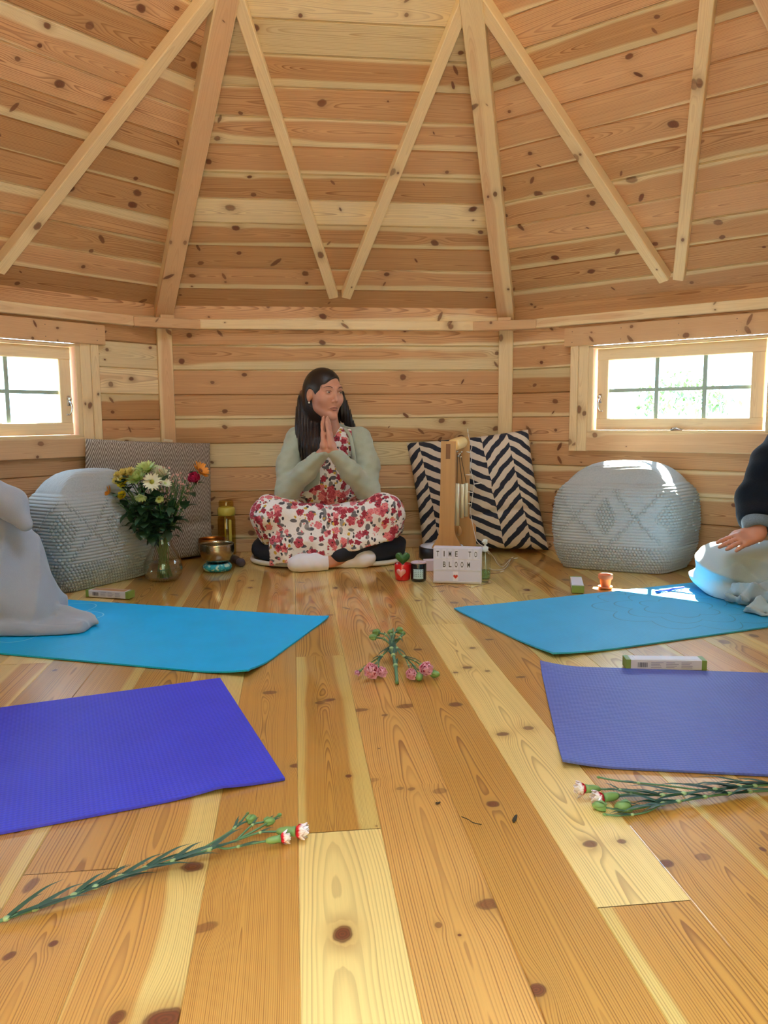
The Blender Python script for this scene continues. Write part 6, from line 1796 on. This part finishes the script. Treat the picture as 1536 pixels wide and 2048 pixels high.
# right: the sitter whose arm and lap are in view
LAPK = at(1412, 1120, 2.86); LAPR = at(1640, 1116, 2.80)
RH_W = at(1517, 1066, 2.745); RH_T = at(1463, 1088, 2.70)
SHO = at(1592, 860, 2.90); ELB = at(1514, 1000, 2.84); 
bx = SHO[0] + .15
def person2_body(P):
    a, b_, n_ = hand_frame(RH_W, RH_T, (-.25, .75, .35))
    if n_[2] < 0: n_ = -n_
    d = hand_sdf(P, RH_W, a, b_, n_, 1.0, .16, 1.6)
    d = smin(d, chain(P, (SHO, ELB, RH_W), (.045, .036, .026)), .012)
    ch = np.array([bx, 2.98, .50])
    d = smin(d, ell(P, ch, (.15, .10, .22)), .03)
    d = smin(d, cone(P, SHO, SHO + np.array([.27, .05, 0]), .05, .05), .03)
    d = smin(d, cone(P, ch + np.array([0, 0, .16]), ch + np.array([0, -.02, .27]), .055, .05), .02)
    q = head_local(P, ch + np.array([0, -.03, .37]), (-.75, -.25, -.05))
    d = smin(d, head_sdf(q), .012)
    return smin(d, cone(P, ch, np.array([bx, 2.97, .14]), .11, .13), .04)
v_, f_ = surfnet(person2_body, (1.1, 2.58, .02), (1.98, 3.22, 1.12), .0042, smooth=1)
q_ = head_local(v_[f_].mean(1), np.array([bx, 2.95, .87]), (-.75, -.25, -.05)); mi, vis, ax = head_mats(q_)
p2 = fmesh('person', v_, f_, [M_SKIN, M_LIP, M_EYE, M_IRIS], None, mi)
tag(p2, 'person in a dark sweater at the right edge, hand on the blanket', 'person')
def hl2(x, y, z):
    F = np.array([-.75, -.25, -.05]); F /= np.linalg.norm(F); U = np.array([0, 0, 1.0]); U = U - F * (U @ F); U /= np.linalg.norm(U)
    return np.array([bx, 2.95, .87]) + np.cross(F, U) * x + F * y + U * z
face_parts(hl2, p2)
for sx in (-1, 1):
    pts = [hl2(sx * .016, .0975, .0285), hl2(sx * .026, .0970, .0335), hl2(sx * .038, .0895, .0345), hl2(sx * .050, .0765, .0290)]
    mk('eyebrow', *tube(spline(pts, 5), .0016, 8), M_BROW, p2)
M_SWEAT, b = newmat('navy_fuzzy_sweater')
n = noise(texco('Object'), 300.0, 3.0); n2 = noise(texco('Object'), 20.0, 3.0)
setp(b, 'Base Color', mix(n2, mix(n, srgb(8, 16, 26), srgb(20, 32, 46)), srgb(12, 20, 32))); b.inputs['Roughness'].default_value = .95; b.inputs['Sheen Weight'].default_value = .06; b.inputs['Specular IOR Level'].default_value = .15
bump(b, n, .6, .003)
def sweater(P):
    ch = np.array([bx, 2.98, .50]); dw = (RH_W - ELB) / np.linalg.norm(RH_W - ELB)
    d = chain(P, (SHO, SHO * .5 + ELB * .5 + np.array([-.01, 0, 0]), ELB, ELB * .5 + RH_W * .5, RH_W - dw * .02), (.072, .076, .072, .062, .050), .03)
    d = smax(d, ((P - RH_W) @ dw) + .050 - 8 * np.maximum(0, np.linalg.norm(P - RH_W, axis=1) - .09), .004)
    d = smin(d, ell(P, ch, (.165, .125, .24)), .03); d = smin(d, cone(P, SHO, SHO + np.array([.28, .05, 0]), .065, .065), .03)
    d = smin(d, cone(P, ch, np.array([bx, 2.97, .20]), .135, .145), .04)
    d = smax(d, -sphere(P, ch + np.array([0, -.02, .27]), .062), .01)
    return d + fold(P, (30, 30, 62, 0, .0022), (-50, 30, 40, 1.3, .002), (25, 0, -35, .5, .004))
v_, f_ = surfnet(sweater, (1.1, 2.60, .06), (2.04, 3.24, .92), .0055, smooth=1)
fmesh('sweater', v_, f_, M_SWEAT, p2)
# ribbed pale cuff, turned up
dw = (RH_W - ELB) / np.linalg.norm(RH_W - ELB)
mk('cuff', *lathe([(.046, -.070), (.053, -.066), (.056, -.046), (.053, -.022), (.046, -.006), (.034, -.006)], RH_W - dw * .006, 36, dw, cap=False), knit_cloth('heather_cuff', srgb(70, 92, 112), srgb(150, 168, 182), 260.0), p2)
def hair2(P):
    q = head_local(P, np.array([bx, 2.95, .87]), (-.75, -.25, -.05))
    cap = ell(q, (0, -.016, .030), (.084, .104, .094)); cap = smin(cap, ell(q, (0, -.05, -.05), (.072, .06, .11)), .03)
    return smax(cap, -ell(q, (0, .104, -.035), (.07, .075, .10)), .006)
v_, f_ = surfnet(hair2, (bx - .2, 2.74, .68), (bx + .2, 3.2, 1.04), .006, smooth=1)
fmesh('hair', v_, f_, M_HAIR, p2)
def blanket_right(P):
    kn = LAPK + np.array([.06, 0, -.03])
    d = smin(cone(P, kn, LAPR + np.array([0, 0, -.03]), .096, .110), rbox(P, (kn + LAPR) / 2 + np.array([.03, .02, -.035]), (.27, .13, .105), .07), .05)
    d = smin(d, cone(P, kn + np.array([.06, .02, -.03]), kn + np.array([.05, .03, -.13]), .075, .085), .05)
    fd = fold(P, (20, -8, 70, .4, .0080), (44, 18, -50, 1.7, .005), (-70, 20, 60, .2, .002))
    d = d + fd * np.clip((kn[2] + .04 - P[:, 2]) / .08, 0, 1) - ridge(P, (16, -14, 62, .4, .009), (26, 20, -52, 1.7, .009), (46, 8, 44, .9, .008)) * np.clip((kn[2] + .085 - P[:, 2]) / .06, 0, 1) + .010
    return smax(d, .008 - P[:, 2], .004)
v_, f_ = surfnet(blanket_right, (LAPK[0] - .16, 2.54, 0), (1.98, 3.16, .40), .006, smooth=1)
v_ = v_.copy()
o = fmesh('lap_blanket', v_, f_, M_FLB); tag(o, 'pale blue grey blanket over the lap of the person at the right edge', 'blanket')
def heap(P):
    g = lambda x, y, Y, dz=0: at(x, y, Y) + np.array([0, 0, dz])
    r = [(1410, 1178), (1450, 1175), (1500, 1180), (1560, 1172)]
    c0 = [gz(1428, 1186), gz(1470, 1200), gz(1520, 1210), gz(1600, 1214)]
    d = None
    rolls = [([(1412, 1182, .035), (1450, 1196, .055), (1480, 1200, .045), (1540, 1190, .06)], (.022, .040, .042, .055)), ([(1424, 1186, .085), (1468, 1186, .105), (1520, 1180, .11), (1600, 1180, .11)], (.020, .040, .048, .05)),
             ([(1470, 1212, .030), (1500, 1196, .075), (1514, 1180, .12)], (.020, .026, .030)), ([(1478, 1222, .022), (1520, 1232, .024), (1600, 1238, .024)], (.016, .022, .026)), ([(1460, 1206, .035), (1500, 1214, .045), (1560, 1216, .05)], (.022, .034, .05))]
    for pts, rs in rolls:
        P3 = [np.array([*gz(x, y)[:2], z]) for x, y, z in pts]; e = chain(P, P3, rs, .02); d = e if d is None else smin(d, e, .010)
    d = d + fold(P, (70, 40, 50, 0, .0055), (-62, 80, 60, 1.0, .0050), (120, -30, 90, .3, .0030), (30, 60, -110, .9, .003)) - ridge(P, (60, 40, 70, 0, .014), (-50, 70, 40, 1.2, .012), (80, -60, 60, .3, .008)) + .010
    return smax(d, .008 - P[:, 2], .003)
v_, f_ = surfnet(heap, (1.0, 2.26, 0), (1.86, 2.86, .28), .006, smooth=1)
o = fmesh('crumpled_blanket', v_, f_, fleece('grey_blue_throw', srgb(128, 150, 160), srgb(158, 176, 184))); tag(o, 'crumpled grey blue blanket heaped on the teal mat in front of the lap', 'blanket')
